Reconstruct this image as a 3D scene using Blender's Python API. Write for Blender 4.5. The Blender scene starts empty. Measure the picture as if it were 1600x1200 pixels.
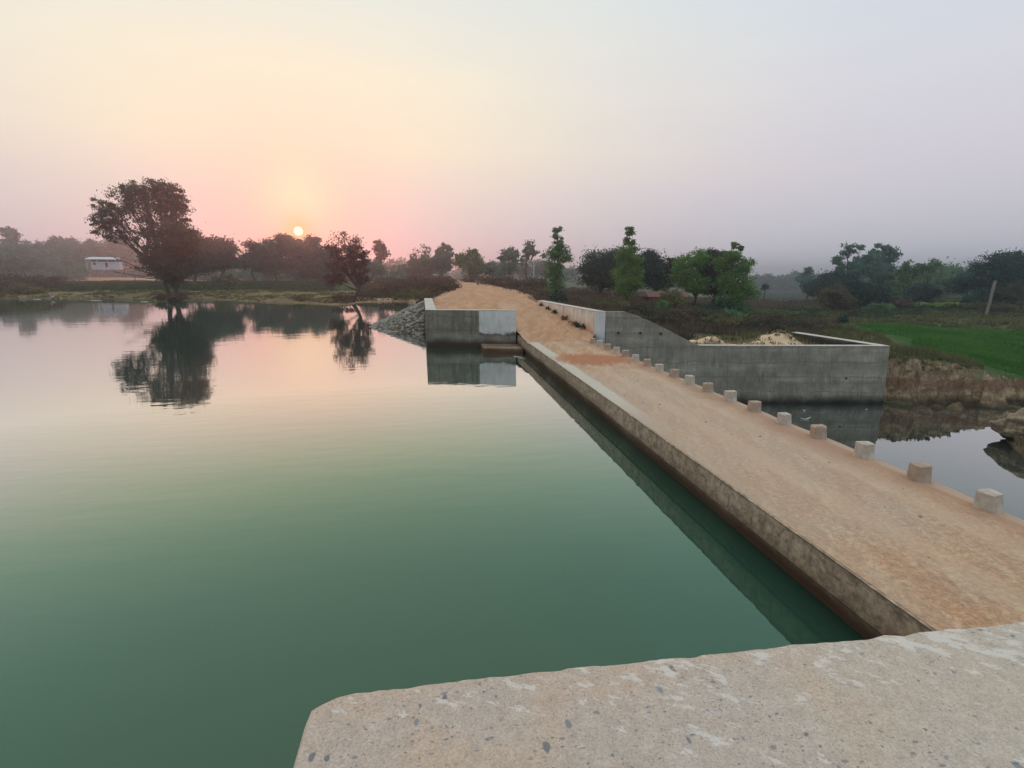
import bpy, bmesh, math, random
import numpy as np
from mathutils import Vector, Matrix
rng = np.random.default_rng(7); random.seed(7)
S = bpy.context.scene
COL = S.collection
# ---------------------------------------------------------------- camera
FPX = 810.0; YAW = math.radians(8.11); PIT = math.atan(170/810)
CAM = np.array([0, 0, 4.03])
Fv = np.array([math.sin(YAW)*math.cos(PIT), math.cos(YAW)*math.cos(PIT), -math.sin(PIT)])
Rv = np.array([math.cos(YAW), -math.sin(YAW), 0]); Uv = np.cross(Rv, Fv)
cd = bpy.data.cameras.new('camera'); cam = bpy.data.objects.new('camera', cd); COL.objects.link(cam)
cd.sensor_width = 36; cd.lens = 36*FPX/1600; cd.clip_end = 12000; cd.clip_start = 0.05
cam.matrix_world = Matrix(((Rv[0], Uv[0], -Fv[0], 0), (Rv[1], Uv[1], -Fv[1], 0), (Rv[2], Uv[2], -Fv[2], 4.03), (0, 0, 0, 1)))
S.camera = cam
def ray(x, y): return Fv + Rv*(x-800)/FPX + Uv*(600-y)/FPX
def P(x, y, z):
    r = ray(x, y); return CAM + r*(z-CAM[2])/r[2]
def Q(x, y, D): return CAM + ray(x, y)*D
# ---------------------------------------------------------------- sun, sky, exposure
SUN = ray(466, 361); SUN = SUN/np.linalg.norm(SUN)
sun_el = math.asin(SUN[2]); sun_az = math.atan2(SUN[0], SUN[1])
ld = bpy.data.lights.new('sun', 'SUN'); ld.energy = 1.1; ld.angle = math.radians(1.0); ld.color = (1, .24, .17)
sun = bpy.data.objects.new('sun', ld); COL.objects.link(sun)
sun.rotation_euler = Vector(-SUN).to_track_quat('-Z', 'Y').to_euler()
S.view_settings.view_transform = 'Standard'; S.view_settings.look = 'None'
S.view_settings.exposure = 0; S.view_settings.gamma = 1
S.cycles.max_bounces = 7; S.cycles.diffuse_bounces = 3; S.cycles.glossy_bounces = 3
S.cycles.transmission_bounces = 3; S.cycles.volume_bounces = 0; S.cycles.transparent_max_bounces = 8
S.cycles.caustics_reflective = False; S.cycles.caustics_refractive = False
S.cycles.use_denoising = True

class NT:
    """tiny node-tree builder"""
    def __init__(s, tree): s.t = tree; s.n = tree.nodes; s.l = tree.links
    def __call__(s, typ, ins=None, **props):
        nd = s.n.new(typ)
        for k, v in props.items(): setattr(nd, k, v)
        for k, v in (ins or {}).items():
            sk = nd.inputs[k]
            if isinstance(v, bpy.types.NodeSocket): s.l.new(v, sk)
            elif isinstance(v, bpy.types.Node): s.l.new(v.outputs[0], sk)
            else: sk.default_value = v
        return nd
    def m(s, op, a, b=0.0, c=None, clamp=False):
        nd = s('ShaderNodeMath', {0: a, 1: b}, operation=op, use_clamp=clamp)
        if c is not None:
            if isinstance(c, (bpy.types.Node, bpy.types.NodeSocket)): s.l.new(c.outputs[0] if isinstance(c, bpy.types.Node) else c, nd.inputs[2])
            else: nd.inputs[2].default_value = c
        return nd.outputs[0]
    def ramp(s, fac, stops, interp='LINEAR'):
        nd = s('ShaderNodeValToRGB', {'Fac': fac}); cr = nd.color_ramp; cr.interpolation = interp
        while len(cr.elements) > 1: cr.elements.remove(cr.elements[-1])
        cr.elements[0].position = stops[0][0]; cr.elements[0].color = (*stops[0][1], 1)
        for p, c in stops[1:]:
            e = cr.elements.new(p); e.color = (*c, 1)
        return nd.outputs[0]
    def step(s, v, a, b): return s('ShaderNodeMapRange', {'Value': v, 'From Min': a, 'From Max': b, 'To Min': 0.0, 'To Max': 1.0}, interpolation_type='SMOOTHSTEP').outputs[0]
    def mix(s, f, a, b, mode='MIX'):
        nd = s('ShaderNodeMix', data_type='RGBA', blend_type=mode, clamp_factor=True)
        for i, v in ((0, f), (6, a), (7, b)):
            if isinstance(v, bpy.types.NodeSocket): s.l.new(v, nd.inputs[i])
            else: nd.inputs[i].default_value = v if (i == 0 or len(v) == 4) else (*v, 1)
        return nd.outputs[2]
    def noise(s, vec, scale, detail=4, rough=.55, out=0, dist=0.0):
        nd = s('ShaderNodeTexNoise', {'Vector': vec, 'Scale': scale, 'Detail': detail, 'Roughness': rough, 'Distortion': dist})
        return nd.outputs[out]
    def vscale(s, vec, sc):
        return s('ShaderNodeVectorMath', {0: vec, 1: sc}, operation='MULTIPLY').outputs[0]

def srgb(r, g, b):
    f = lambda c: ((c/255+.055)/1.055)**2.4 if c > 10 else c/255/12.92
    return (f(r), f(g), f(b))

W = bpy.data.worlds.new('World'); S.world = W; W.use_nodes = True
wt = NT(W.node_tree); W.node_tree.nodes.clear()
tc = wt('ShaderNodeTexCoord').outputs['Generated']
sep = wt('ShaderNodeSeparateXYZ', {0: tc})
el = wt.m('MULTIPLY', wt.m('ARCSINE', sep.outputs[2]), 57.2958)            # elevation in degrees
eln = wt.m('DIVIDE', wt.m('MAXIMUM', el, 0.0), 60.0, clamp=True)
warm = wt.ramp(eln, [(0, srgb(210, 192, 196)), (.05, srgb(218, 200, 201)), (.12, srgb(232, 216, 207)), (.2, srgb(247, 234, 208)),
                     (.31, srgb(249, 240, 215)), (.40, srgb(236, 236, 224)), (.5, srgb(228, 232, 232)), (.75, (.92, .90, .87)), (1, (1.15, 1.12, 1.08))])
cool = wt.ramp(eln, [(0, srgb(192, 193, 202)), (.07, srgb(202, 200, 209)), (.16, srgb(214, 208, 217)), (.28, srgb(217, 217, 225)),
                     (.40, srgb(209, 220, 231)), (.55, srgb(203, 220, 236)), (.75, (.78, .86, .96)), (1, (1.05, 1.1, 1.18))])
sd = wt('ShaderNodeVectorMath', {0: tc, 1: tuple(SUN)}, operation='DOT_PRODUCT').outputs['Value']
ang = wt.m('MULTIPLY', wt.m('ARCCOSINE', wt.m('MINIMUM', sd, 0.9999999)), 57.2958)      # degrees from the sun
hs = np.array([SUN[0], SUN[1], 0]); hs /= np.linalg.norm(hs)
hd = wt('ShaderNodeVectorMath', {0: tc, 1: tuple(hs)}, operation='DOT_PRODUCT').outputs['Value']
hl = wt.m('SQRT', wt.m('MAXIMUM', wt.m('SUBTRACT', 1.0, wt.m('MULTIPLY', sep.outputs[2], sep.outputs[2])), 1e-4))
haz = wt.m('MULTIPLY', wt.m('ARCCOSINE', wt.m('MAXIMUM', wt.m('MINIMUM', wt.m('DIVIDE', hd, hl), .999999), -.999999)), 57.2958)
cloud = wt.noise(wt.vscale(tc, (1.2, 1.2, 5.0)), 1.6, 3, .5)
hz = wt.m('ADD', haz, wt.m('MULTIPLY', wt.m('SUBTRACT', cloud, .5), 22.0))
sky = wt.mix(wt.step(hz, 5.0, 58.0), warm, cool)
g1 = wt.m('POWER', 2.71828, wt.m('MULTIPLY', ang, -1/5.5))
g1b = wt.m('MULTIPLY', g1, .85)
sky = wt.mix(g1b, sky, (*srgb(255, 138, 128), 1))
# yellow column above the sun
up = wt('ShaderNodeVectorMath', {0: tc, 1: tuple(ray(466, 312)/np.linalg.norm(ray(466, 312)))}, operation='DOT_PRODUCT').outputs['Value']
ang2 = wt.m('MULTIPLY', wt.m('ARCCOSINE', wt.m('MINIMUM', up, 0.9999999)), 57.2958)
g2 = wt.m('POWER', 2.71828, wt.m('MULTIPLY', wt.m('MULTIPLY', ang2, ang2), -1/16.0))
sky = wt.mix(wt.m('MULTIPLY', g2, .58), sky, (*srgb(255, 243, 196), 1))
g3 = wt.m('POWER', 2.71828, wt.m('MULTIPLY', wt.m('MULTIPLY', ang, ang), -1/1.6))
sky = wt.mix(wt.m('MULTIPLY', g3, .75), sky, (*srgb(255, 186, 96), 1))
disc = wt.m('SUBTRACT', 1.0, wt.step(ang, .36, .46))
sky = wt.mix(disc, sky, (1.6, 1.45, .95, 1))
bg = wt('ShaderNodeBackground', {'Color': sky, 'Strength': 1.07})
# real atmosphere as a faint second layer
ns = wt('ShaderNodeTexSky', sky_type='NISHITA'); ns.sun_disc = False; ns.sun_elevation = sun_el; ns.sun_rotation = sun_az
ns.dust_density = 4.0
bg2 = wt('ShaderNodeBackground', {'Color': ns.outputs[0], 'Strength': .05})
mxw = wt('ShaderNodeMixShader', {0: .06, 1: bg.outputs[0], 2: bg2.outputs[0]})
wt('ShaderNodeOutputWorld', {'Surface': mxw.outputs[0]})

# ---------------------------------------------------------------- helpers
def setp(o, label=None, cat=None, group=None, kind=None):
    if label: o['label'] = label
    if cat: o['category'] = cat
    if group: o['group'] = group
    if kind: o['kind'] = kind
    return o
def mesh_obj(name, verts, faces, mat, parent=None, loc=(0, 0, 0), smooth=False):
    me = bpy.data.meshes.new(name)
    verts = np.asarray(verts, dtype=np.float32)
    if isinstance(faces, np.ndarray):
        k = faces.shape[1]; n = len(faces)
        me.vertices.add(len(verts)); me.vertices.foreach_set('co', verts.ravel())
        me.loops.add(n*k); me.loops.foreach_set('vertex_index', faces.astype(np.int32).ravel())
        me.polygons.add(n); me.polygons.foreach_set('loop_start', np.arange(0, n*k, k, dtype=np.int32))
        me.update(calc_edges=True); me.validate()
    else:
        me.from_pydata([tuple(map(float, v)) for v in verts], [], faces)
    if smooth: me.polygons.foreach_set('use_smooth', np.ones(len(me.polygons), dtype=bool))
    me.materials.append(mat)
    o = bpy.data.objects.new(name, me); COL.objects.link(o); o.location = loc
    if parent: o.parent = parent
    return o
def bm_obj(name, bm, mat, parent=None, loc=(0, 0, 0), smooth=False):
    bmesh.ops.recalc_face_normals(bm, faces=bm.faces[:])
    me = bpy.data.meshes.new(name); bm.to_mesh(me); bm.free()
    if smooth: me.polygons.foreach_set('use_smooth', np.ones(len(me.polygons), dtype=bool))
    me.materials.append(mat)
    o = bpy.data.objects.new(name, me); COL.objects.link(o); o.location = loc
    if parent: o.parent = parent
    return o
def empty(name, loc=(0, 0, 0)):
    o = bpy.data.objects.new(name, None); COL.objects.link(o); o.location = tuple(map(float, loc)); o.empty_display_size = .3
    return o
def prism(bm, foot, z0, z1, batter=None):
    """extrude a footprint; z1 may be a list; batter moves bottom verts"""
    n = len(foot); z1 = z1 if isinstance(z1, (list, tuple)) else [z1]*n
    bot = [bm.verts.new((p[0]+(batter[i][0] if batter else 0), p[1]+(batter[i][1] if batter else 0), z0)) for i, p in enumerate(foot)]
    top = [bm.verts.new((p[0], p[1], z1[i])) for i, p in enumerate(foot)]
    bm.faces.new(top); bm.faces.new(bot[::-1])
    for i in range(n): bm.faces.new((bot[i], bot[(i+1) % n], top[(i+1) % n], top[i]))
def bevel(o, w=.02, seg=2):
    m = o.modifiers.new('bevel', 'BEVEL'); m.width = w; m.segments = seg; m.limit_method = 'ANGLE'; m.angle_limit = math.radians(35)
def tube(V, Fc, pts, rad, sides=6):
    pts = [np.array(p, float) for p in pts]; b0 = len(V)
    for i, p in enumerate(pts):
        d = pts[min(i+1, len(pts)-1)]-pts[max(i-1, 0)]; d /= (np.linalg.norm(d)+1e-9)
        a = np.cross(d, (0.31, .95, .02)); a /= (np.linalg.norm(a)+1e-9); b = np.cross(d, a)
        for k in range(sides):
            t = 2*math.pi*k/sides; V.append(p+(a*math.cos(t)+b*math.sin(t))*rad[i])
    for i in range(len(pts)-1):
        for k in range(sides):
            Fc.append((b0+i*sides+k, b0+i*sides+(k+1) % sides, b0+(i+1)*sides+(k+1) % sides, b0+(i+1)*sides+k))
    Fc.append(tuple(b0+(len(pts)-1)*sides+k for k in range(sides)))
# value noise in numpy
_tab = rng.random((256, 256))
def vnoise(x, y):
    xi = np.floor(x).astype(int); yi = np.floor(y).astype(int); fx = x-xi; fy = y-yi
    fx = fx*fx*(3-2*fx); fy = fy*fy*(3-2*fy)
    g = lambda a, b: _tab[a & 255, b & 255]
    return (g(xi, yi)*(1-fx)+g(xi+1, yi)*fx)*(1-fy)+(g(xi, yi+1)*(1-fx)+g(xi+1, yi+1)*fx)*fy-.5
def fbm(x, y, o=4):
    x = np.asarray(x, float); y = np.asarray(y, float)
    s = 0; a = 1.0
    for i in range(o): s = s+a*vnoise(x*2**i+17.3*i, y*2**i+5.1*i); a *= .5
    return s
def sdf(poly, x, y):
    """positive inside"""
    poly = np.asarray(poly, float); d = np.full(x.shape, 1e18); ins = np.zeros(x.shape, bool)
    for i in range(len(poly)):
        a = poly[i]; b = poly[(i+1) % len(poly)]; e = b-a; L = (e@e)+1e-12
        t = np.clip(((x-a[0])*e[0]+(y-a[1])*e[1])/L, 0, 1)
        d = np.minimum(d, (x-a[0]-t*e[0])**2+(y-a[1]-t*e[1])**2)
        c = ((a[1] > y) != (b[1] > y)) & (x < (b[0]-a[0])*(y-a[1])/((b[1]-a[1]) if b[1] != a[1] else 1e-12)+a[0])
        ins ^= c
    return np.where(ins, 1, -1)*np.sqrt(d)
def sstep(v, a, b):
    t = np.clip((v-a)/(b-a), 0, 1); return t*t*(3-2*t)

# ---------------------------------------------------------------- materials
def newmat(name):
    m = bpy.data.materials.new(name); m.use_nodes = True; m.node_tree.nodes.clear(); return m, NT(m.node_tree)
def finish(nt, col, rough=.9, bump=None, bs=.3, bd=.02, spec=.2, extra=None):
    ins = {'Base Color': col, 'Roughness': rough, 'Specular IOR Level': spec}
    if bump is not None:
        ins['Normal'] = nt('ShaderNodeBump', {'Height': bump, 'Strength': bs, 'Distance': bd}).outputs[0]
    b = nt('ShaderNodeBsdfPrincipled', ins)
    nt('ShaderNodeOutputMaterial', {'Surface': b.outputs[0]})
    return b
def pos(nt): return nt('ShaderNodeNewGeometry').outputs['Position']
def concrete(name, c1, c2, wet=None, forms=False, orange=None, streak=.5, aggr=False):
    m, nt = newmat(name); p = pos(nt)
    n1 = nt.noise(p, 1.1, 6, .65); n2 = nt.noise(p, 9, 5, .7)
    st = nt.noise(nt.vscale(p, (3.2, 3.2, .28)), 1.6, 5, .65)
    col = nt.mix(nt.step(n1, .32, .68), c1, c2)
    col = nt.mix(nt.m('MULTIPLY', nt.m('MULTIPLY', nt.step(st, .46, .7), nt.step(nt.noise(p, .7, 3), .38, .62)), streak*1.3), col, tuple(c*.4 for c in c1))
    st2 = nt.noise(nt.vscale(p, (5, 5, .35)), 2.1, 4, .6)
    col = nt.mix(nt.m('MULTIPLY', nt.step(st2, .52, .66), streak*.5), col, tuple(min(1, c*1.7) for c in c2))
    rough = name.startswith('algae')
    col = nt.mix(.75 if rough else .4, col, nt.mix(nt.step(n2, .3, .7) if rough else n2, (.25, .25, .25), (.85, .85, .85)), 'OVERLAY')
    if rough:
        pt = nt.noise(nt.vscale(p, (1, 1, 2.2)), 5.0, 6, .75)
        col = nt.mix(nt.m('MULTIPLY', nt.step(pt, .52, .62), .45), col, (.10, .075, .05))
        fz = nt('ShaderNodeSeparateXYZ', {0: p}).outputs[2]
        jl = nt.m('SUBTRACT', 1.0, nt.step(nt.m('ABSOLUTE', nt.m('SUBTRACT', nt.m('ADD', fz, nt.m('MULTIPLY', n1, .05)), .345)), .004, .018))
        col = nt.mix(nt.m('MULTIPLY', jl, .7), col, (.05, .035, .025))
    sx = nt('ShaderNodeSeparateXYZ', {0: p})
    h = nt.m('ADD', nt.m('MULTIPLY', n2, .6), nt.m('MULTIPLY', n1, .5))
    if forms:
        zz = nt.m('ADD', sx.outputs[2], nt.m('MULTIPLY', nt.noise(p, .9, 4), .3))
        fr = nt.m('FRACT', nt.m('DIVIDE', zz, .78))
        ln = nt.m('SUBTRACT', 1.0, nt.step(nt.m('ABSOLUTE', nt.m('SUBTRACT', fr, .5)), .0, .07))
        col = nt.mix(nt.m('MULTIPLY', ln, nt.m('MULTIPLY', nt.step(n1, .35, .6), .5)), col, tuple(c*.4 for c in c1))
        lay = nt.noise(nt.vscale(p, (.05, .05, 1)), 1.7, 2)
        col = nt.mix(nt.m('MULTIPLY', nt.step(lay, .45, .6), .3), col, tuple(c*.55 for c in c1))
        fx = nt.m('FRACT', nt.m('DIVIDE', sx.outputs[0], 1.22))
        lx = nt.m('SUBTRACT', 1.0, nt.step(nt.m('ABSOLUTE', nt.m('SUBTRACT', fx, .5)), .0, .018))
        col = nt.mix(nt.m('MULTIPLY', lx, .3), col, tuple(c*.4 for c in c1))
        h = nt.m('SUBTRACT', h, nt.m('MULTIPLY', ln, .35))
    if wet:
        z0, z1, wc, wn = wet
        zz = nt.m('ADD', sx.outputs[2], nt.m('MULTIPLY', nt.m('SUBTRACT', nt.noise(p, wn, 4), .5), .7))
        col = nt.mix(nt.m('SUBTRACT', 1.0, nt.step(zz, z0, z1)), col, wc)
    if orange:
        z0, z1, oc = orange
        zz = nt.m('ADD', nt.m('SUBTRACT', sx.outputs[2], nt.m('MULTIPLY', nt.m('SUBTRACT', sx.outputs[1], 27.0), .06)),
                  nt.m('MULTIPLY', nt.m('SUBTRACT', st, .5), 1.3))
        col = nt.mix(nt.m('MULTIPLY', nt.m('SUBTRACT', 1.0, nt.step(zz, z0, z1)), .85), col, oc)
    b = finish(nt, col, .88, h, .35, .03, .25)
    return m
M = {}
M['wall'] = concrete('grey_concrete', (.155, .15, .115), (.27, .26, .205), wet=(.18, .62, (.045, .038, .026), .5), forms=True, streak=.4)
M['wing'] = concrete('board_marked_concrete', (.195, .19, .15), (.325, .315, .255), wet=(-2.75, -1.95, (.018, .02, .015), 1.2), forms=True, streak=.42)
M['white'] = concrete('stained_whitewash', (.52, .54, .50), (.64, .66, .62), wet=(.78, 1.02, (.12, .12, .10), 3.0), streak=.4)
M['parapet'] = concrete('streaked_whitewash', (.52, .47, .38), (.62, .58, .50), orange=(.75, 1.55, (.55, .27, .12)), streak=1.0)
M['parapet_end'] = concrete('pale_whitewash', (.48, .51, .51), (.58, .61, .61), streak=.2)
M['coping'] = concrete('pale_coping_concrete', (.42, .40, .33), (.52, .50, .42), streak=.1)
M['deckside'] = concrete('algae_stained_concrete', (.31, .235, .155), (.40, .31, .215), wet=(.05, .60, (.11, .06, .032), .6), streak=.15)

def mat_slab():
    m, nt = newmat('worn_slab_concrete'); p = pos(nt)
    n1 = nt.noise(p, 1.6, 5, .6); n2 = nt.noise(p, 14, 8, .78); n3 = nt.step(nt.noise(p, 90, 6, .8), .3, .7)
    col = nt.mix(nt.step(n1, .35, .65), (.46, .36, .265), (.42, .365, .30))
    sx = nt('ShaderNodeSeparateXYZ', {0: p})
    gr = nt.m('MULTIPLY', nt.step(nt.m('ADD', sx.outputs[0], nt.m('MULTIPLY', n1, 2.4)), 1.6, 4.0), .8)
    col = nt.mix(gr, col, (.44, .395, .315))
    col = nt.mix(.65, col, nt.mix(n2, (.22, .22, .22), (.85, .85, .85)), 'OVERLAY')
    col = nt.mix(.35, col, nt.mix(n3, (.2, .2, .2), (.85, .85, .85)), 'OVERLAY')
    # embedded aggregate: scattered stones of two sizes, and small pits
    for sc, thr, keep, c, stretch in ((17, .24, .90, (.075, .10, .115), (1, .5, 1)), (30, .26, .91, (.10, .115, .12), (.55, 1, 1)), (60, .26, .86, (.14, .10, .08), (.6, 1, 1)), (140, .30, .80, (.12, .085, .065), (1, .7, 1))):
        vv = nt.vscale(nt('ShaderNodeVectorMath', {0: p, 1: nt.vscale(nt.noise(p, sc*.8, 2, out=1), (.03, .03, 0))}, operation='ADD').outputs[0], stretch)
        vo = nt('ShaderNodeTexVoronoi', {'Vector': vv, 'Scale': float(sc)}, voronoi_dimensions='2D')
        r = nt('ShaderNodeSeparateColor', {0: vo.outputs['Color']})
        dens = nt.m('MULTIPLY', nt.noise(p, 2.1, 3), .8)
        sel = nt.step(nt.m('ADD', r.outputs[0], nt.m('SUBTRACT', dens, .40)), keep, keep+.02)
        rad = nt.m('MULTIPLY', r.outputs[1], thr)
        msk = nt.m('MULTIPLY', sel, nt.m('SUBTRACT', 1.0, nt.step(nt.m('SUBTRACT', vo.outputs['Distance'], rad), -.02, .06)))
        cc = nt.mix(r.outputs[2], c, tuple(min(1, x*2.2) for x in c))
        col = nt.mix(nt.m('MULTIPLY', msk, .75), col, cc)
    # lime patches, mostly along the water-side edge
    ln = nt.noise(nt.vscale(nt('ShaderNodeVectorRotate', {'Vector': p, 'Angle': .5}, rotation_type='Z_AXIS').outputs[0], (1, 2.2, 1)), 6.5, 7, .72)
    edge = nt.m('MULTIPLY', nt.step(sx.outputs[1], 1.72, 2.1), .085)
    reg = nt.m('MULTIPLY', nt.step(nt.noise(p, 1.3, 2), .5, .7), .06)
    xs = nt.m('MULTIPLY', nt.step(sx.outputs[0], -.2, 1.6), .05)
    lim = nt.step(nt.m('ADD', ln, nt.m('ADD', nt.m('ADD', edge, reg), nt.m('SUBTRACT', xs, .08))), .59, .62)
    col = nt.mix(nt.m('MULTIPLY', lim, .62), col, (.66, .64, .57))
    h = nt.m('ADD', nt.m('MULTIPLY', n2, .5), nt.m('ADD', nt.m('MULTIPLY', n3, .3), nt.m('MULTIPLY', lim, .25)))
    finish(nt, col, .85, h, .35, .012, .3); return m
M['slab'] = mat_slab()

def mat_road(name, deck):
    m, nt = newmat(name); p = pos(nt)
    sx = nt('ShaderNodeSeparateXYZ', {0: p}); X = sx.outputs[0]; Y = sx.outputs[1]
    rot = nt('ShaderNodeVectorRotate', {'Vector': p, 'Angle': .33}, rotation_type='Z_AXIS').outputs[0]
    n1 = nt.noise(p, .55, 5, .6); n2 = nt.noise(nt.vscale(rot, (3.2, .7, 1)), 1.5, 8, .75, dist=.4); n3 = nt.noise(p, 13, 6, .75); n4 = nt.noise(nt.vscale(nt('ShaderNodeVectorRotate', {'Vector': p, 'Angle': -.3}, rotation_type='Z_AXIS').outputs[0], (2.6, .8, 1)), 2.3, 7, .8, dist=.8)
    col = nt.mix(nt.step(n1, .35, .65), (.43, .26, .145), (.38, .265, .17))
    col = nt.mix(nt.m('MULTIPLY', nt.step(n2, .46, .58), .6), col, (.52, .385, .25))
    col = nt.mix(nt.m('MULTIPLY', nt.step(n4, .51, .64), .42), col, (.22, .115, .065))
    n5 = nt.noise(nt.vscale(rot, (1.6, .25, 1)), 1.1, 5, .65)
    col = nt.mix(nt.m('MULTIPLY', nt.step(n5, .48, .66), .30), col, (.30, .17, .10))
    col = nt.mix(.5, col, nt.mix(nt.step(n3, .3, .7), (.2, .2, .2), (.85, .85, .85)), 'OVERLAY')
    n7 = nt.noise(p, 38, 5, .8)
    col = nt.mix(.45, col, nt.mix(nt.step(n7, .3, .7), (.25, .25, .25), (.8, .8, .8)), 'OVERLAY')
    if deck:
        pale = nt.m('MULTIPLY', nt.step(nt.m('ADD', Y, nt.m('MULTIPLY', n1, 5)), 4, 11), nt.m('SUBTRACT', 1.0, nt.step(nt.m('ADD', Y, nt.m('MULTIPLY', n1, 4)), 17, 22)))
        col = nt.mix(nt.m('MULTIPLY', pale, .55), col, (.46, .37, .28))
        for cx in (5.75, 6.95):
            tk = nt.m('SUBTRACT', 1.0, nt.step(nt.m('ABSOLUTE', nt.m('SUBTRACT', nt.m('ADD', X, nt.m('MULTIPLY', nt.m('SUBTRACT', n2, .5), .5)), cx)), .08, .38))
            col = nt.mix(nt.m('MULTIPLY', tk, .38), col, (.54, .41, .28))
        # red-brown dirt along the bollards and in a drift at the far end
        rb = nt.step(nt.m('ADD', X, nt.m('MULTIPLY', nt.m('SUBTRACT', n1, .5), 1.6)), 6.7, 7.5)
        col = nt.mix(nt.m('MULTIPLY', rb, .6), col, (.33, .19, .115))
        # bare concrete margin on the lake side
        kz = nt.m('ADD', nt.m('ADD', X, nt.m('MULTIPLY', nt.m('SUBTRACT', n3, .5), .10)), nt.m('MULTIPLY', nt.m('SUBTRACT', n2, .5), .3))
        wid = nt.m('MULTIPLY_ADD', nt.step(Y, 3, 20), .04, 4.86)
        kerb = nt.m('SUBTRACT', 1.0, nt.step(nt.m('SUBTRACT', kz, wid), -.05, .06))
        farc = nt.mix(nt.step(Y, 9.0, 13.5), (.40, .31, .22), (.52, .49, .40))
        col = nt.mix(nt.m('MULTIPLY', kerb, nt.m('MULTIPLY_ADD', nt.step(Y, 8.0, 14.0), .55, .3)), col, farc)
        ks = nt.m('SUBTRACT', 1.0, nt.step(nt.m('SUBTRACT', nt.m('ADD', 7.66, nt.m('MULTIPLY', nt.m('SUBTRACT', n3, .5), .3)), X), .0, .12))
        col = nt.mix(nt.m('MULTIPLY', ks, .5), col, (.5, .4, .3))
    if not deck:
        col = nt.mix(nt.m('MULTIPLY', nt.step(n5, .44, .60), .55), col, (.34, .165, .085))
        tr = nt.noise(nt.vscale(p, (1.5, .09, 1)), 1.0, 4, .6)
        col = nt.mix(nt.m('MULTIPLY', nt.step(tr, .52, .66), .5), col, (.58, .44, .30))
        col = nt.mix(.35, col, (.44, .235, .125))
    drift = nt('ShaderNodeVectorMath', {0: nt.vscale(nt('ShaderNodeVectorMath', {0: nt('ShaderNodeVectorRotate', {'Vector': p, 'Center': (6.0, 19.6, .8), 'Angle': .55}, rotation_type='Z_AXIS').outputs[0], 1: (6.0, 19.6, .8)}, operation='SUBTRACT').outputs[0], (.5, .55, 0))}, operation='LENGTH').outputs['Value']
    dm = nt.m('SUBTRACT', 1.0, nt.step(nt.m('ADD', drift, nt.m('MULTIPLY', nt.m('SUBTRACT', n2, .5), 1.1)), .5, .95))
    col = nt.mix(nt.m('MULTIPLY', dm, .8), col, (.36, .145, .07))
    h = nt.m('ADD', nt.m('MULTIPLY', n3, .35), nt.m('ADD', nt.m('MULTIPLY', n4, .3), nt.m('MULTIPLY', n2, .5)))
    finish(nt, col, .95, h, .6, .035, .1); return m
M['deck'] = mat_road('dusty_causeway_surface', True)
M['road'] = mat_road('orange_dirt', False)

def mat_ground():
    m, nt = newmat('ground_cover'); p = pos(nt)
    a = nt('ShaderNodeAttribute', attribute_name='region', attribute_type='GEOMETRY').outputs['Color']
    n1 = nt.noise(p, .35, 6, .65); n2 = nt.noise(p, 3.2, 6, .75); n3 = nt.noise(nt.vscale(p, (1, 1, 1.8)), .9, 7, .7, dist=.6)
    col = nt.mix(.6, a, nt.mix(n1, (.2, .2, .2), (.82, .82, .82)), 'OVERLAY')
    col = nt.mix(.65, col, nt.mix(n2, (.15, .15, .15), (.88, .88, .88)), 'OVERLAY')
    # steep cut banks show layered earth
    nz = nt('ShaderNodeSeparateXYZ', {0: nt('ShaderNodeNewGeometry').outputs['True Normal']}).outputs[2]
    sx = nt('ShaderNodeSeparateXYZ', {0: p})
    steep = nt.m('MULTIPLY', nt.m('SUBTRACT', 1.0, nt.step(nz, .62, .85)), nt.m('MULTIPLY', nt.m('SUBTRACT', 1.0, nt.step(sx.outputs[2], -.5, -.2)), nt.m('MULTIPLY', nt.step(sx.outputs[0], 8.0, 9.0), nt.m('SUBTRACT', 1.0, nt.step(sx.outputs[1], 33.0, 36.0)))))
    n6 = nt.noise(nt.vscale(p, (1.6, 1.6, .8)), 3.0, 8, .8, dist=.8)
    earth = nt.ramp(nt.m('ADD', nt.m('MULTIPLY', n3, .45), nt.m('MULTIPLY', n6, .55)), [(.34, (.03, .024, .018)), (.44, (.14, .105, .065)), (.5, (.22, .155, .095)), (.56, (.34, .275, .17)), (.66, (.42, .36, .25))])
    zb = nt.m('ADD', sx.outputs[2], nt.m('MULTIPLY', nt.noise(nt.vscale(p, (.4, .4, 1)), 1.5, 4), .9))
    band = nt.m('MULTIPLY', nt.step(zb, -1.55, -1.35), nt.m('SUBTRACT', 1.0, nt.step(zb, -1.1, -.9)))
    earth = nt.mix(nt.m('MULTIPLY', band, .45), earth, (.13, .055, .04))
    damp = nt.m('SUBTRACT', 1.0, nt.step(zb, -2.2, -1.75))
    earth = nt.mix(nt.m('MULTIPLY', damp, .8), earth, (.035, .028, .02))
    col = nt.mix(steep, col, earth)
    h = nt.m('ADD', n2, nt.m('MULTIPLY', n3, .7))
    finish(nt, col, 1.0, h, .8, .15, .05); return m
M['ground'] = mat_ground()

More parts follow.
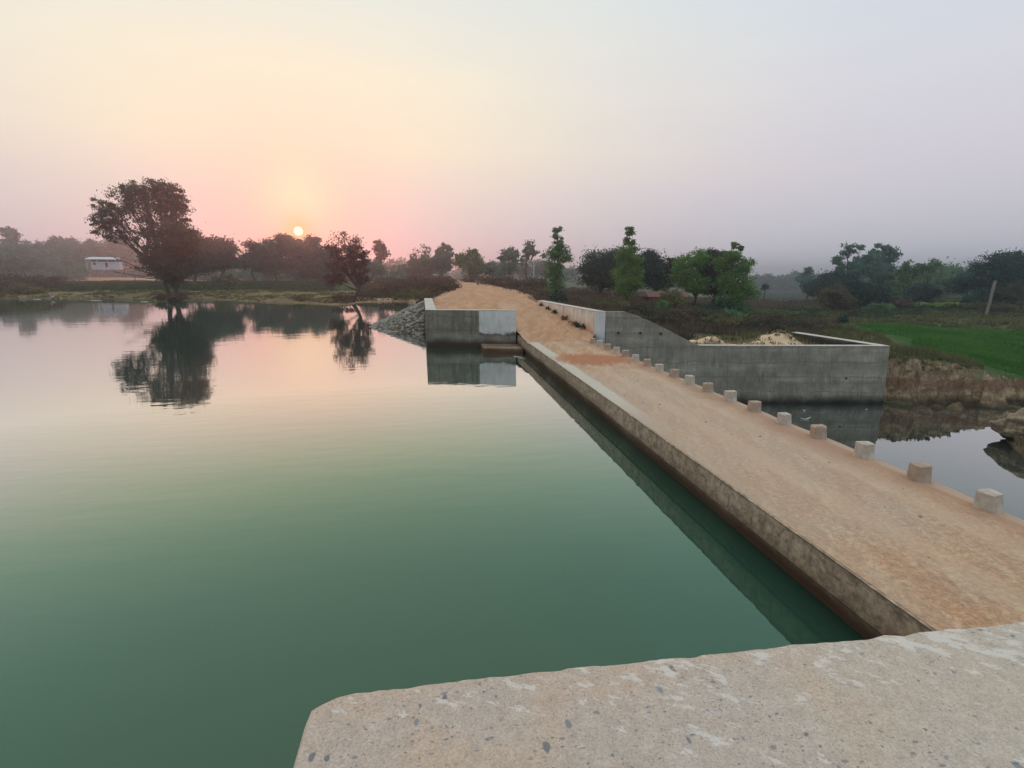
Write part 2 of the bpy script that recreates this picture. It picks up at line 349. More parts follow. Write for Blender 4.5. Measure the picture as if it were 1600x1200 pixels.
def mat_water(name, body, f0, f1, ripple, sc, tint):
    m, nt = newmat(name); p = pos(nt)
    a = nt.noise(nt.vscale(p, (1, 2.6, 1)), sc, 3, .5); b = nt.noise(nt.vscale(p, (.35, .9, 1)), .5, 2, .5)
    c = nt.noise(nt.vscale(p, (1, 1.4, 1)), sc*5, 2, .5)
    h = nt.m('ADD', nt.m('MULTIPLY', a, .5), nt.m('ADD', nt.m('MULTIPLY', c, .06), nt.m('MULTIPLY', b, 1.2)))
    nrm = nt('ShaderNodeBump', {'Height': h, 'Strength': 1.0, 'Distance': ripple}).outputs[0]
    fr = nt('ShaderNodeFresnel', {'IOR': 1.33, 'Normal': nrm}).outputs[0]
    fac = nt.m('MULTIPLY_ADD', nt.m('POWER', fr, f1), f0, .0, clamp=True)
    fac = nt.m('MINIMUM', fac, .77)
    bn = nt.noise(nt.vscale(p, (.05, .12, 1)), 1.0, 3, .5)
    df = nt('ShaderNodeBsdfDiffuse', {'Color': nt.mix(bn, body, tuple(x*1.25 for x in body))})
    gl = nt('ShaderNodeBsdfGlossy', {'Color': nt.mix(nt.step(fac, .08, .6), tint, (1, 1, 1)), 'Roughness': .015, 'Normal': nrm})
    mx = nt('ShaderNodeMixShader', {0: fac, 1: df.outputs[0], 2: gl.outputs[0]})
    nt('ShaderNodeOutputMaterial', {'Surface': mx.outputs[0]}); return m
M['lake'] = mat_water('green_lake_water', (.020, .054, .037), 2.6, 1.0, .006, .9, (.68, 1, .70))
M['stream'] = mat_water('grey_stream_water', (.018, .026, .022), 2.1, 1.0, .0035, .8, (.9, 1, .95))

def mat_leaf(name, c1, c2, trans=.25, sc=1.2):
    m, nt = newmat(name)
    oc = nt('ShaderNodeTexCoord').outputs['Object']
    n = nt.noise(oc, sc, 3, .6); rn = nt('ShaderNodeNewGeometry').outputs['Random Per Island']
    f = nt.m('ADD', nt.m('MULTIPLY', nt.step(n, .35, .65), .65), nt.m('MULTIPLY', rn, .35))
    col = nt.mix(f, c1, c2)
    d = nt('ShaderNodeBsdfDiffuse', {'Color': col}); t = nt('ShaderNodeBsdfTranslucent', {'Color': col})
    mx = nt('ShaderNodeMixShader', {0: trans, 1: d.outputs[0], 2: t.outputs[0]})
    nt('ShaderNodeOutputMaterial', {'Surface': mx.outputs[0]}); return m
LF = dict(mango=mat_leaf('mango_leaves', (.022, .06, .048), (.052, .105, .07)),
          green=mat_leaf('fresh_green_leaves', (.09, .185, .05), (.175, .30, .085), .35),
          mid=mat_leaf('mid_green_leaves', (.075, .17, .07), (.14, .25, .105)),
          brown=mat_leaf('brownish_leaves', (.09, .085, .05), (.15, .135, .08)),
          red=mat_leaf('reddish_leaves', (.08, .048, .045), (.14, .085, .07)),
          dark=mat_leaf('dark_olive_leaves', (.055, .062, .045), (.105, .11, .072)),
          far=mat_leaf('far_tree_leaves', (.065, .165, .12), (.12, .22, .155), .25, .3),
          scrub=mat_leaf('dry_scrub_twigs', (.075, .06, .042), (.15, .118, .08), .2, .5),
          crop=mat_leaf('dull_crop_leaves', (.035, .07, .035), (.06, .10, .045), .3, .3),
          field=mat_leaf('young_rice_blades', (.05, .15, .03), (.10, .235, .05), .4, .25),
          olive=mat_leaf('olive_grass_blades', (.085, .10, .045), (.19, .18, .085), .3, .3),
          straw=mat_leaf('dry_straw_blades', (.20, .17, .09), (.34, .29, .18), .3, .5),
          bright=mat_leaf('bright_banana_leaves', (.08, .17, .04), (.16, .28, .08), .4))
def mat_plain(name, c1, c2, sc=6, rough=.9, bump=.4, bd=.02):
    m, nt = newmat(name); p = nt('ShaderNodeTexCoord').outputs['Object']
    n = nt.noise(p, sc, 5, .65); finish(nt, nt.mix(nt.step(n, .3, .7), c1, c2), rough, n, bump, bd, .2); return m
M['bark'] = mat_plain('brown_bark', (.05, .04, .032), (.11, .09, .07), 5)
M['palebark'] = mat_plain('pale_bark', (.06, .062, .045), (.10, .10, .07), 4)
M['stone'] = mat_plain('grey_riprap_stone', (.15, .145, .12), (.36, .345, .29), 1.5)
M['bollard_white'] = mat_plain('whitewashed_block', (.38, .33, .26), (.54, .52, .45), 5, .85, .4, .01)
M['bollard_red'] = mat_plain('red_brown_block', (.33, .25, .18), (.43, .36, .285), 5, .85, .4, .01)
M['houseW'] = mat_plain('white_house_wall', (.42, .50, .55), (.5, .57, .62), 1)
M['houseR'] = mat_plain('pale_sheet_roof', (.42, .50, .56), (.5, .58, .62), 1)
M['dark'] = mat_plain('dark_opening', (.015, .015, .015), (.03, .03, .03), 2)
M['mud'] = mat_plain('red_mud_wall', (.14, .07, .05), (.2, .11, .08), 2)
M['tile'] = mat_plain('brown_clay_tiles', (.12, .065, .05), (.18, .10, .08), 3)
M['pole'] = mat_plain('pale_pole', (.45, .45, .42), (.55, .55, .52), 2)
M['foam'] = mat_plain('pale_flotsam', (.5, .5, .46), (.7, .7, .65), 5)

# ---------------------------------------------------------------- terrain
ZD = -2.7
ctrl = []
for px in (-1500, -700, -200, 100, 400):
    ctrl += [(px, 50, .7), (px, 85, .9), (px, 105, 1.3), (px, 140, 1.7), (px, 250, 2.2), (px, 700, 2.6), (px, 2200, 0)]
ctrl += [(560, 85, .7), (560, 120, 1.2), (560, 250, 1.8), (640, 90, 1.0), (640, 130, 1.6), (700, 300, 1.8), (600, 700, 2.0), (640, 2200, 0)]
ctrl += [(800, 70, 1.5), (800, 120, 1.3), (800, 250, .6), (800, 600, 0), (800, 2200, -2)]
ctrl += [(900, 45, 1.2), (900, 62, 1.1), (900, 100, .8), (900, 200, .2), (900, 500, -1), (900, 2200, -4)]
ctrl += [(1000, 32, .6), (1000, 40, .7), (1000, 60, .8), (1000, 85, .4), (1000, 200, -1.2), (1000, 500, -3)]
ctrl += [(1100, 29, -.05), (1100, 33, .0), (1100, 42, .25), (1100, 58, .2), (1100, 75, -.5), (1100, 150, -2), (1100, 450, -6), (1100, 2200, -9)]
ctrl += [(1230, 30, -.1), (1240, 38, -.1), (1240, 50, -.9), (1240, 75, -1.4), (1240, 110, -2.0), (1240, 150, -3), (1240, 400, -8), (1240, 2200, -11)]
ctrl += [(1350, 29, -.5), (1350, 40, -.8), (1350, 60, -1.0), (1350, 100, -1.6), (1350, 200, -4), (1350, 450, -8)]
for px in (1480, 1620, 2200):
    ctrl += [(px, 27, -.55 if px < 1500 else -1.5), (px, 33, -.8 if px < 1500 else -1.3), (px, 42, -1.0), (px, 60, -1.1), (px, 85, -1.2), (px, 150, -1.5), (px, 400, -5), (px, 2200, -9)]
cp = np.array([[*Q(px, 430, D)[:2], z] for px, D, z in ctrl])
extra = [(-6, -20, 1.4), (3, -8, 1.8), (3, -30, 1.8), (30, -20, .5), (14, -6, 1.0), (24, 3, -1.4), (24, 14.5, -1.5), (27, 12, -1.5), (32, 15, -1.6), (-40, -60, 1.0), (-60, 0, .8), (60, 0, -.8), (0, -300, 1), (-300, 0, 1), (400, 0, -3), (0, -2200, 0), (-2200, 0, 0), (2200, -300, -6)]
cp = np.vstack([cp, extra])
def warp(x, y):
    r = np.hypot(x, y)+1e-6
    return np.stack([x/r*np.log(r+3)*2.2, y/r*np.log(r+3)*2.2], -1)
cw = warp(cp[:, 0], cp[:, 1])
Kd = np.linalg.norm(cw[:, None]-cw[None], axis=-1)
wr = np.linalg.solve(np.block([[Kd-.02*np.eye(len(cp)), np.ones((len(cp), 1))], [np.ones((1, len(cp))), np.zeros((1, 1))]]), np.append(cp[:, 2], 0))
def base_z(x, y):
    q = warp(x.ravel(), y.ravel()); out = np.empty(len(q))
    for i in range(0, len(q), 20000):
        out[i:i+20000] = np.linalg.norm(q[i:i+20000, None]-cw[None], axis=-1)@wr[:-1]+wr[-1]
    return out.reshape(x.shape)
lake_poly = [P(*a, 0)[:2] for a in [(-900, 474), (-300, 467), (0, 466.5), (120, 467), (240, 468), (300, 467.5), (360, 470), (400, 471.5), (440, 473), (480, 475), (515, 477), (550, 476), (562, 473), (600, 471), (640, 472), (662, 476), (720, 481)]]
lake_poly = [tuple(p) for p in lake_poly]+[(6, 45), (6, 1.6), (-.35, 1.6), (-.45, -16), (-60, -45), (-170, -10), (-190, 40)]
stream_poly = [(6.5, 1.8), (6.5, 27.2), (9.2, 27.1), (14, 26.0), (23.6, 24.6), (24.3, 23.4), (26.2, 22.9), (29.8, 22.3), (36, 22.6), (50, 20), (70, 12), (60, 7), (40, 14.2), (30, 17.9),
               (25.5, 18.3), (23.3, 17.7), (21.9, 16.0), (20.7, 14.6), (20.6, 12), (22, 8), (21, 1.8)]
# dirt road stations (left xy, right xy, z)
st = [((4.35, 24.9), (7.6, 24.9), .73), ((4.35, 25.6), (7.9, 25.6), .81), ((4.35, 26.5), (8.1, 26.5), .82), ((4.35, 27.6), (8.6, 27.6), .90), ((4.34, 28.72), (8.55, 28.72), .98), ((-.3, 29.93), (8.5, 29.93), 1.05),
      ((-.4, 31.5), (8.35, 31.5), 1.18), ((-.4, 34), (8.2, 34), 1.42), ((-.45, 37), (8.0, 37), 1.68), ((-.55, 40), (7.9, 40), 1.88), ((-.6, 44), (7.95, 44), 2.02)]
for yy, xl, xr, z in ((459, 692, 826, 2.06), (453, 702, 806, 2.10), (448.5, 711, 788, 2.15), (445, 710, 768, 2.2), (442, 703, 746, 2.27), (439.5, 696, 727, 2.36), (437.8, 682, 712, 2.46), (436.8, 660, 700, 2.55), (436, 632, 680, 2.6)):
    a = P(xl, yy, z); b = P(xr, yy, z); st.append(((a[0], a[1]), (b[0], b[1]), z))
em = [(np.add(a, b)/2, np.linalg.norm(np.subtract(a, b))/2, z) for a, b, z in st[10:]]
def embank(x, y):
    z = np.full(x.shape, -99.)
    for (c0, h0, z0), (c1, h1, z1) in zip(em[:-1], em[1:]):
        e = c1-c0; t = np.clip(((x-c0[0])*e[0]+(y-c0[1])*e[1])/(e@e), 0, 1)
        d = np.hypot(x-c0[0]-t*e[0], y-c0[1]-t*e[1])-(h0+(h1-h0)*t)-.2
        z = np.maximum(z, z0+(z1-z0)*t-.10-.3*sstep(-d, .2, 1.2)-np.maximum(d, 0)*.44)
    # shoulder behind the right-hand parapet
    c0 = np.array([8.9, 27.5]); c1 = np.array([8.1, 42]); e = c1-c0
    t = np.clip(((x-c0[0])*e[0]+(y-c0[1])*e[1])/(e@e), 0, 1); d = np.hypot(x-c0[0]-t*e[0], y-c0[1]-t*e[1])-.6
    side = (x > 8.3-(y-27.5)*.06) & (y > 26.2)
    return np.where(side, np.maximum(z, 1.75-np.maximum(d, 0)*.40), z)
def terrain(x, y):
    x = np.asarray(x, float); y = np.asarray(y, float)
    r = np.hypot(x, y)
    b = base_z(x, y)+fbm(x/9, y/9)*.35*np.clip(r/40, .2, 1.2)+fbm(x/1.6+9, y/1.6)*.10
    b = np.where(r > 250, b+fbm(x/120, y/120, 3)*1.2, b)
    nx = x+fbm(x/5, y/5)*1.6; ny = y+fbm(x/5+40, y/5+11)*2.2
    far = sstep(y, 40, 60)
    dl = sdf(lake_poly, x+(nx-x)*far, y+(ny-y)*far)
    land = .03+(np.maximum(b, .25)-.03)*(1-np.exp(-np.maximum(-dl, 0)/np.where(y > 40, 5., 1.2)))
    nl = np.maximum(sstep(x, 9, 28), (x > 6)*(1-sstep(y, 42, 60)))
    z = np.where(dl > 0, -np.minimum(2.5, .05+dl*.35), land*(1-nl)+b*nl)
    e = embank(x, y)
    z = np.where(y > 28.8, np.maximum(z, e+fbm(x/1.2, y/1.2)*.10), np.where((y > 26.3) & (x > 8.4), np.maximum(z, e), z))
    rampz = np.interp(y, [25.2, 27.6, 29.4, 31.5, 34, 37, 40, 44, 46], [.775, .9, 1.02, 1.18, 1.42, 1.68, 1.88, 2.02, 2.04])
    under = (y > 24) & (y < 45.5) & (x > -.9) & (x < 8.75-(y-27.4)*.063)
    z = np.where(under, np.minimum(z, rampz-.4), z)
    for (hx, hy), hh, sx0, sy0 in (((15.6, 28.2), .55, 1.5, .8), ((20.4, 28.6), .75, 1.5, .9), ((18.2, 27.0), .35, .8, .5)):
        z = z+(y > 25.9)*hh*np.exp(-((x-hx)/sx0)**2-((y-hy)/sy0)**2)*(1+fbm(x*2, y*2)*.5)
    wob = sstep(x, 23.9, 25.5)
    sx_ = x+fbm(x/1.7, y/1.7)*1.5*wob; sy_ = y+fbm(x/1.3+7, y/1.3)*1.5*wob
    ds = sdf(stream_poly, sx_, sy_)
    wdt = np.where(x > 23.9, np.where(y > 20, 1.0, 1.8), np.where((x > 20) & (y < 20), 1.8, .02))
    t = np.clip(-ds/wdt, 0, 1); t = np.where(x > 23.9, np.clip(t*.55+.45*sstep(t+fbm(x*1.1, y*1.1)*.9, .3, .75)+fbm(x*2.2, y*2.2)*.22*np.minimum(1, 4*t*(1-t)), 0, 1)*np.where(t > 0, 1, 0), t)
    z = np.where(ds > 0, ZD-np.minimum(1.2, .05+ds*.6), (ZD-.05)+(z-(ZD-.05))*t)
    z = np.where((x > 5.2) & (x < 7.4) & (y > 2) & (y < 26.5), np.minimum(z, -1.5), z)
    return np.where((r < 1e9), z, z)
def P1(x, y):  # ground height at a spot
    return float(terrain(np.array([x]), np.array([y]))[0])
def build_ground():
    az = np.concatenate([np.arange(-45, 62, .23), np.arange(62, 315, 3.0)])
    rr = np.concatenate([np.exp(np.arange(math.log(.5), math.log(10), .04)), np.exp(np.arange(math.log(10), math.log(400), .0125)), np.exp(np.arange(math.log(400), math.log(2600), .05))])
    A, Rr = np.meshgrid(np.radians(az), rr)
    X = np.sin(A)*Rr; Y = np.cos(A)*Rr
    Z = terrain(X, Y)
    nA, nR = len(az), len(rr)
    V = np.stack([X.ravel(), Y.ravel(), Z.ravel()], -1)
    i = np.arange(nR-1)[:, None]*nA; j = np.arange(nA)[None]; j2 = (j+1) % nA
    F = np.stack([i+j, i+nA+j, i+nA+j2, i+j2], -1).reshape(-1, 4)[:, ::-1]
    V = np.vstack([V, [[0, 0, float(Z[0].mean())]]])
    o = mesh_obj('ground', V, F, M['ground'], smooth=True); setp(o, kind='structure')
    x, y, z = V[:, 0], V[:, 1], V[:, 2]
    n1 = fbm(x/14, y/14); n2 = fbm(x/3, y/3+5)
    def C(c): return np.array(c)[None, :]
    col = np.repeat(C((.105, .10, .055)), len(V), 0)
    def put(mask, c):
        nonlocal col
        mask = np.clip(mask, 0, 1)[:, None]; col = col*(1-mask)+C(c)*mask
    D = (V-CAM)@Fv; right = sstep(x-.22*y, -2, 4)
    pxh = 800+FPX*((V-CAM)@Rv)/np.maximum(D, .1)
    rr_ = np.hypot(x, y)
    left = (pxh < 620)&(D > 30)
    put(left*sstep(D, 60, 65)*(1-sstep(D+n1*12, 96, 106)), (.17, .15, .075))
    put(left*sstep(D+n1*12, 98, 106)*(1-sstep(D+n1*16, 165, 180)), (.045, .075, .035))
    put(left*sstep(D+n1*16, 170, 182)*(1-sstep(D+n1*30, 300, 340)), (.40, .24, .14))
    put(left*(1-sstep(z+n2*.3, .25, .55)), (.20, .155, .085))
    put(((pxh > 550)&(pxh < 660)&(D > 60)&(D < 100))*(1-sstep(z+n2*.2, .5, .8)), (.42, .29, .17))
    scr = sstep(pxh+n1*60, 620, 720)*(1-sstep(pxh+n1*60, 1290, 1330))
    put(scr*sstep(D, 20, 25)*(1-sstep(D+n1*20, 110, 130)), (.085, .07, .045)); put(scr*sstep(n1, 0, .3)*sstep(D, 30, 35)*(1-sstep(D, 110, 130)), (.09, .095, .045))
    put(scr*sstep(D+n1*20, 110, 130), (.09, .11, .06))
    gp = [P(a, b, -1.0)[:2] for a, b in ((1318, 508), (1400, 506), (1500, 512), (1640, 516), (1900, 530), (1900, 640), (1660, 600), (1560, 577), (1470, 562), (1408, 555), (1380, 535))]
    put(sstep(sdf(gp, x+n2*2, y+n1*3), -.6, .6)*right*(z > -1.75), (.032, .085, .02)); put(sstep(sdf(gp, x, y), 0, .6)*(1-sstep(sdf(gp, x, y)+n1*5+n2*2, 1.5, 4.5))*right*(z > -1.75)*.8, (.06, .075, .03))
    gq = [P(a, b, -1.3)[:2] for a, b in ((1170, 482), (1250, 481), (1310, 486), (1290, 494), (1240, 498), (1190, 500))]
    put(sstep(sdf(gq, x+n2*2, y+n1*4), -1, 1), (.10, .17, .06))
    gq = [P(a, b, -.1)[:2] for a, b in ((1090, 520), (1300, 518), (1310, 531), (1180, 534), (1100, 530))]
    put(sstep(sdf(gq, x+n2*.8, y+n1), -.3, .3), (.06, .085, .03))
    put(((pxh > 1200)&(D > 80))*sstep(D+n1*20, 110, 140), (.10, .18, .075))
    # olive fringe above the cut bank, sand behind the low wing wall
    rim = [P(a, b, -.7)[:2] for a, b in ((1385, 545), (1480, 566), (1580, 590), (1640, 610), (1640, 660), (1385, 600))]
    put(sstep(sdf(rim, x+n2, y+n1), -.5, .5), (.13, .13, .055))
    sand = [(13.5, 25.5), (24, 24), (24, 31.5), (19, 29.6), (14, 29)]
    put(sstep(sdf(sand, x+n2*.8, y+n1), -.2, .3)*sstep(n2, -.5, -.1), (.60, .44, .28))
    e = embank(x, y)
    put(sstep(e-z+.25, 0, .2)*sstep(y, 41, 44)*(1-sstep(np.abs(x-3.8)-8-n2*2, -2, 2)), (.26, .17, .10))
    put(sstep(x, 19, 20)*sstep(y, 6, 8)*(1-sstep(y, 19.2, 20))*(1-sstep(x, 45, 50)), (.24, .17, .10))
    put(((pxh > 1290)&(D > 28))*sstep(-sdf(gp, x, y), 0, 2)*(1-sstep(D, 150, 180))*.75*(1-sstep(sdf(gq, x, y), -1, 1)), (.055, .075, .03))
    put((z < -.02)*(x < 6)*1.0, (.03, .04, .03)); put((z < ZD+.03)*1.0, (.03, .04, .03))
    put(((y < 1.5)&(rr_ < 40))*1.0, (.3, .2, .12))
    col *= (1+.35*n2+.2*n1)[:, None]
    at = o.data.color_attributes.new('region', 'FLOAT_COLOR', 'POINT')
    at.data.foreach_set('color', np.hstack([np.clip(col, .004, 1), np.ones((len(V), 1))]).astype(np.float32).ravel())
    return gp
green_poly = build_ground()

def sheet(name, poly, z, mat):
    o = mesh_obj(name, [(p[0], p[1], z) for p in poly], [tuple(range(len(poly)))], mat); return setp(o, kind='structure')
sheet('lake_water', [(4.9, 120), (-300, 200), (-300, -80), (-1.2, -80), (-.4, -20), (-.4, 1.7), (4.9, 1.7)], 0, M['lake'])
sheet('stream_water', [(6.5, 1.5), (80, 1.5), (80, 26.5), (24.2, 26.5), (23.6, 24.6), (9, 27.1), (6.5, 27.3)], ZD, M['stream'])
pp = [Q(a, 430, d) for a, d in ((470, 190), (490, 225), (640, 225), (650, 190), (560, 178))]
pz = max(P1(p[0], p[1]) for p in pp[:])+.25
sheet('pond_water', [(p[0], p[1], 0) for p in pp][::-1], pz, M['stream'])

# ---------------------------------------------------------------- causeway
def build_causeway():
    root = setp(empty('causeway', (4.5, 3, .76)), 'long low concrete causeway between green lake and stream, dusty on top', 'causeway')
    inv = Vector((4.5, 3, .76))
    prof = [(0, 0), (.012, -.035), (.0, -.42), (.035, -.46), (.05, -.5), (.16, -.72), (.24, -.95), (.26, -4.4)]
    V = []; Fc = []; ys = np.arange(1.2, 28.9, .12)
    xl = lambda y: 4.53-(y-3)*.0062
    for k, y in enumerate(ys):
        j = fbm(np.array([y*2.1]), np.array([3.3]))[0]*.018+fbm(np.array([y*.4]), np.array([8.3]))[0]*.02
        for i, (a, b) in enumerate(prof):
            V.append((xl(y)+a+(j if i < 2 else j*.4)-inv.x, y-inv.y, .76+b+(fbm(np.array([y*3]), np.array([i*7.]))[0]*.01 if i else -.002)-inv.z))
        V.append((xl(y)+.3-inv.x, y-inv.y, .752-inv.z))
    n = len(prof)+1
    for k in range(len(ys)-1):
        b = k*n
        for i in range(len(prof)-1): Fc.append((b+i, b+i+1, b+n+i+1, b+n+i))
        Fc.append((b, b+n, b+n+n-1, b+n-1))
    mesh_obj('lake_side_face', V, Fc, M['deckside'], root)
    # top surface
    xs = np.linspace(0, 1, 46); ys = np.arange(1.2, 27.2, .13); X, Y = np.meshgrid(xs, ys)
    xr = 7.86-(Y-5)*.011
    XX = (xl(Y)+.03)+(xr-xl(Y)-.03)*X
    jit = fbm(XX*.0+1, Y*1.5)*.05; XX = XX+jit*(X > .97)
    kerb = sstep(XX, 4.78, 4.95)
    Z = .762+kerb*(fbm(XX*3, Y*1.1)*.012+.006)+.03*np.exp(-((XX-6.3+(Y-19.6)*.4)/.9)**2-((Y-19.6)/1.4)**2)+sstep(XX, 7.0, 7.5)*(1-sstep(XX, 7.6, 7.7))*.02*(1+fbm(XX, Y))
    V = np.stack([XX.ravel()-inv.x, Y.ravel()-inv.y, Z.ravel()-inv.z], -1); nx = len(xs); ny = len(ys)
    i = np.arange(ny-1)[:, None]*nx; j = np.arange(nx-1)[None]
    mesh_obj('road_surface', V, np.stack([i+j, i+j+1, i+nx+j+1, i+nx+j], -1).reshape(-1, 4), M['deck'], root, smooth=True)
    bm = bmesh.new(); prism(bm, [(5.0-inv.x, -1.8), (7.86-inv.x, -1.8), (7.63-inv.x, 24.0), (8.4-inv.x, 24.9), (8.4-inv.x, 26.2), (5.0-inv.x, 26.2)], -5.2, -.006)
    bm_obj('stream_side_block', bm, M['wing'], root)
build_causeway()

def build_road():
    V = []; nc = 44; S_ = []
    for (a0, b0, z0), (a1, b1, z1) in zip(st[:-1], st[1:]):
        L = np.linalg.norm(np.subtract(a1, a0)+np.subtract(b1, b0))/2
        k = max(1, int(L/ (.35 if a0[1] < 60 else 1.2)))
        if abs(a1[0]-a0[0]) > 3 and a0[1] < 30: k = 6
        for i in range(k):
            t = i/k; S_.append((np.array(a0)*(1-t)+np.array(a1)*t, np.array(b0)*(1-t)+np.array(b1)*t, z0*(1-t)+z1*t))
    S_.append((np.array(st[-1][0]), np.array(st[-1][1]), st[-1][2]))
    for a, b, z in S_:
        w = np.linalg.norm(b-a)
        for c in range(nc):
            t = c/(nc-1); p = a*(1-t)+b*t; zz = z
            if 28.9 < a[1] < 44: zz = z+(max(1.86-z, 0))*(1-float(sstep(p[0], 2.2, 5.2)))*min(1, (a[1]-28.9)/.9)
            rut = -.035*(math.exp(-((p[0]-5.3-(p[1]-28)*.02)/.22)**2)+math.exp(-((p[0]-6.9-(p[1]-28)*.01)/.22)**2)) if a[1] < 60 else 0
            nz = float(fbm(np.array([p[0]*.9]), np.array([p[1]*.45]))[0])*.07+float(fbm(np.array([p[0]*4]), np.array([p[1]*3]))[0])*.022
            if a[1] > 27: zz += (nz+rut)*min(1, (a[1]-27)/3)+.015
            if a[1] > 41:
                ed = min(t, 1-t)*w; ej = float(fbm(np.array([p[1]*.6+t*9]), np.array([4.4]))[0])*.9+.5
                zz -= max(0, (ej-ed))*.45
                if t > .93 and a[1] < 75: zz += .12*abs(float(fbm(np.array([p[1]*1.3]), np.array([2.]))[0]))
            V.append((p[0], p[1], zz))
    n = len(S_); i = np.arange(n-1)[:, None]*nc; j = np.arange(nc-1)[None]
    o = mesh_obj('dirt_road', V, np.stack([i+j, i+j+1, i+nc+j+1, i+nc+j], -1).reshape(-1, 4), M['road'], smooth=True)
    setp(o, kind='structure')
build_road()

# ---------------------------------------------------------------- concrete walls
def wall_thing(name, loc, label, cat='wall'):
    return setp(empty(name, loc), label, cat)
def rel(pts, o): return [(p[0]-o[0], p[1]-o[1]) for p in pts]
# far left wing wall (L shaped)
o3 = (-.66, 29.7, 0); r = wall_thing('abutment_wall', o3, 'grey L-shaped concrete wall standing in the lake at far end of causeway')
foot = [(-.66, 29.72), (4.29, 28.5), (4.36, 29.0), (-.08, 30.15), (-.45, 44.9), (-1.07, 44.95)]
bm = bmesh.new(); prism(bm, rel(foot, o3), -3, 2.10); b = bm_obj('wall_body', bm, M['wall'], r); bevel(b, .015)
bm = bmesh.new(); prism(bm, rel([(-.675, 29.705), (4.31, 28.48), (4.37, 29.02), (-.065, 30.16), (-.44, 44.92), (-1.085, 44.97)], o3), 2.103, 2.135); bevel(bm_obj('coping', bm, M['coping'], r), .012)
def onwall(a, b, X, off): t = (X-a[0])/(b[0]-a[0]); y = a[1]+(b[1]-a[1])*t; return (X, y-off)
wa, wb = (-.66, 29.72), (4.29, 28.5)
bm = bmesh.new(); q = [onwall(wa, wb, 2.28, .012), onwall(wa, wb, 4.285, .012), onwall(wa, wb, 4.285, -.002), onwall(wa, wb, 2.28, -.002)]
prism(bm, rel(q, o3), .74, 2.09); bm_obj('whitewash_panel', bm, M['white'], r)
bm = bmesh.new(); q = [(2.35, 27.05), (4.42, 26.78), (4.42, 28.45), (2.35, 28.97)]
prism(bm, rel(q, o3), -2, .27, batter=[(.0, 0)]*4); bevel(bm_obj('footing_step', bm, M['deckside'], r), .03)
# near wall: thick slab top in the foreground
o3 = (-.6, 2.1, 0); r = wall_thing('near_abutment_wall', o3, 'thick worn concrete wall with lime patches and embedded stones, filling the foreground')
foot = [(-.62, -14.0), (-.62, 1.72), (-.622, 2.0), (-.612, 2.075), (-.58, 2.105), (-.51, 2.14), (-.43, 2.155)]
xs = np.arange(-.36, 5.05, .035)
foot += [(float(x), 2.155+.006*math.sin(x*1.3+.5)+float(fbm(np.array([x*5.5]), np.array([1.5]))[0])*.014+float(fbm(np.array([x*22]), np.array([6.5]))[0])*.006) for x in xs if x < 4.5]
foot += [(4.5, 2.15), (4.5, .7), (0.2, .7), (.2, -14)]
bm = bmesh.new()
n = len(foot)
rings = []
for dz, ins in ((-6.3, 0), (-.022, 0), (-.009, .004), (-.002, .010), (0, .022)):
    ring = []
    for i, p in enumerate(foot):
        a = np.array(foot[i-1]); c = np.array(foot[(i+1) % n]); t = c-a; t = t/(np.linalg.norm(t)+1e-9); nn = np.array((t[1], -t[0]))
        pj = fbm(np.array([p[0]*9+p[1]*7]), np.array([dz*30.]))[0]*.012 if dz > -1 else 0
        ring.append(bm.verts.new((p[0]+nn[0]*(ins+pj)-o3[0], p[1]+nn[1]*(ins+pj)-o3[1], 2.13+dz)))
    rings.append(ring)
for k in range(len(rings)-1):
    for i in range(n): bm.faces.new((rings[k][i], rings[k][(i+1) % n], rings[k+1][(i+1) % n], rings[k+1][i]))
bm.faces.new(rings[-1])
b = bm_obj('wall_body', bm, M['slab'], r)
# right parapet along the dirt road
o3 = (8.45, 27.4, 0); r = wall_thing('parapet_wall', o3, 'whitewashed parapet beside dirt road, streaked with rust-orange dirt at its foot')
foot = [(8.45, 27.4), (8.86, 26.83), (8.92, 27.3), (8.75, 30), (8.15, 39.75), (7.66, 39.65), (7.72, 39.0)]
bm = bmesh.new(); prism(bm, rel(foot, o3), -.5, 2.09); b = bm_obj('wall_body', bm, M['parapet'], r); bevel(b, .02)
bm = bmesh.new(); prism(bm, rel([(8.438, 27.39), (8.87, 26.80), (8.94, 27.3), (8.77, 30), (8.165, 39.78), (7.645, 39.68), (7.705, 39.0)], o3), 2.093, 2.135); bevel(bm_obj('coping', bm, M['coping'], r), .012)
d = np.array((8.86-8.45, 26.83-27.4)); d /= np.linalg.norm(d); nn = np.array((-d[1], d[0]))*-1
q = [(8.452, 27.396), (8.868, 26.818), (8.868-nn[0]*-.01, 26.818-nn[1]*-.01), (8.452-nn[0]*-.01, 27.396-nn[1]*-.01)]
q = [np.array((8.451, 27.398))+nn*.012, np.array((8.868, 26.82))+nn*.012, np.array((8.868, 26.82))-nn*.002, np.array((8.451, 27.398))-nn*.002]
bm = bmesh.new(); prism(bm, rel(q, o3), -.45, 2.088); bm_obj('whitewashed_end_face', bm, M['parapet_end'], r)
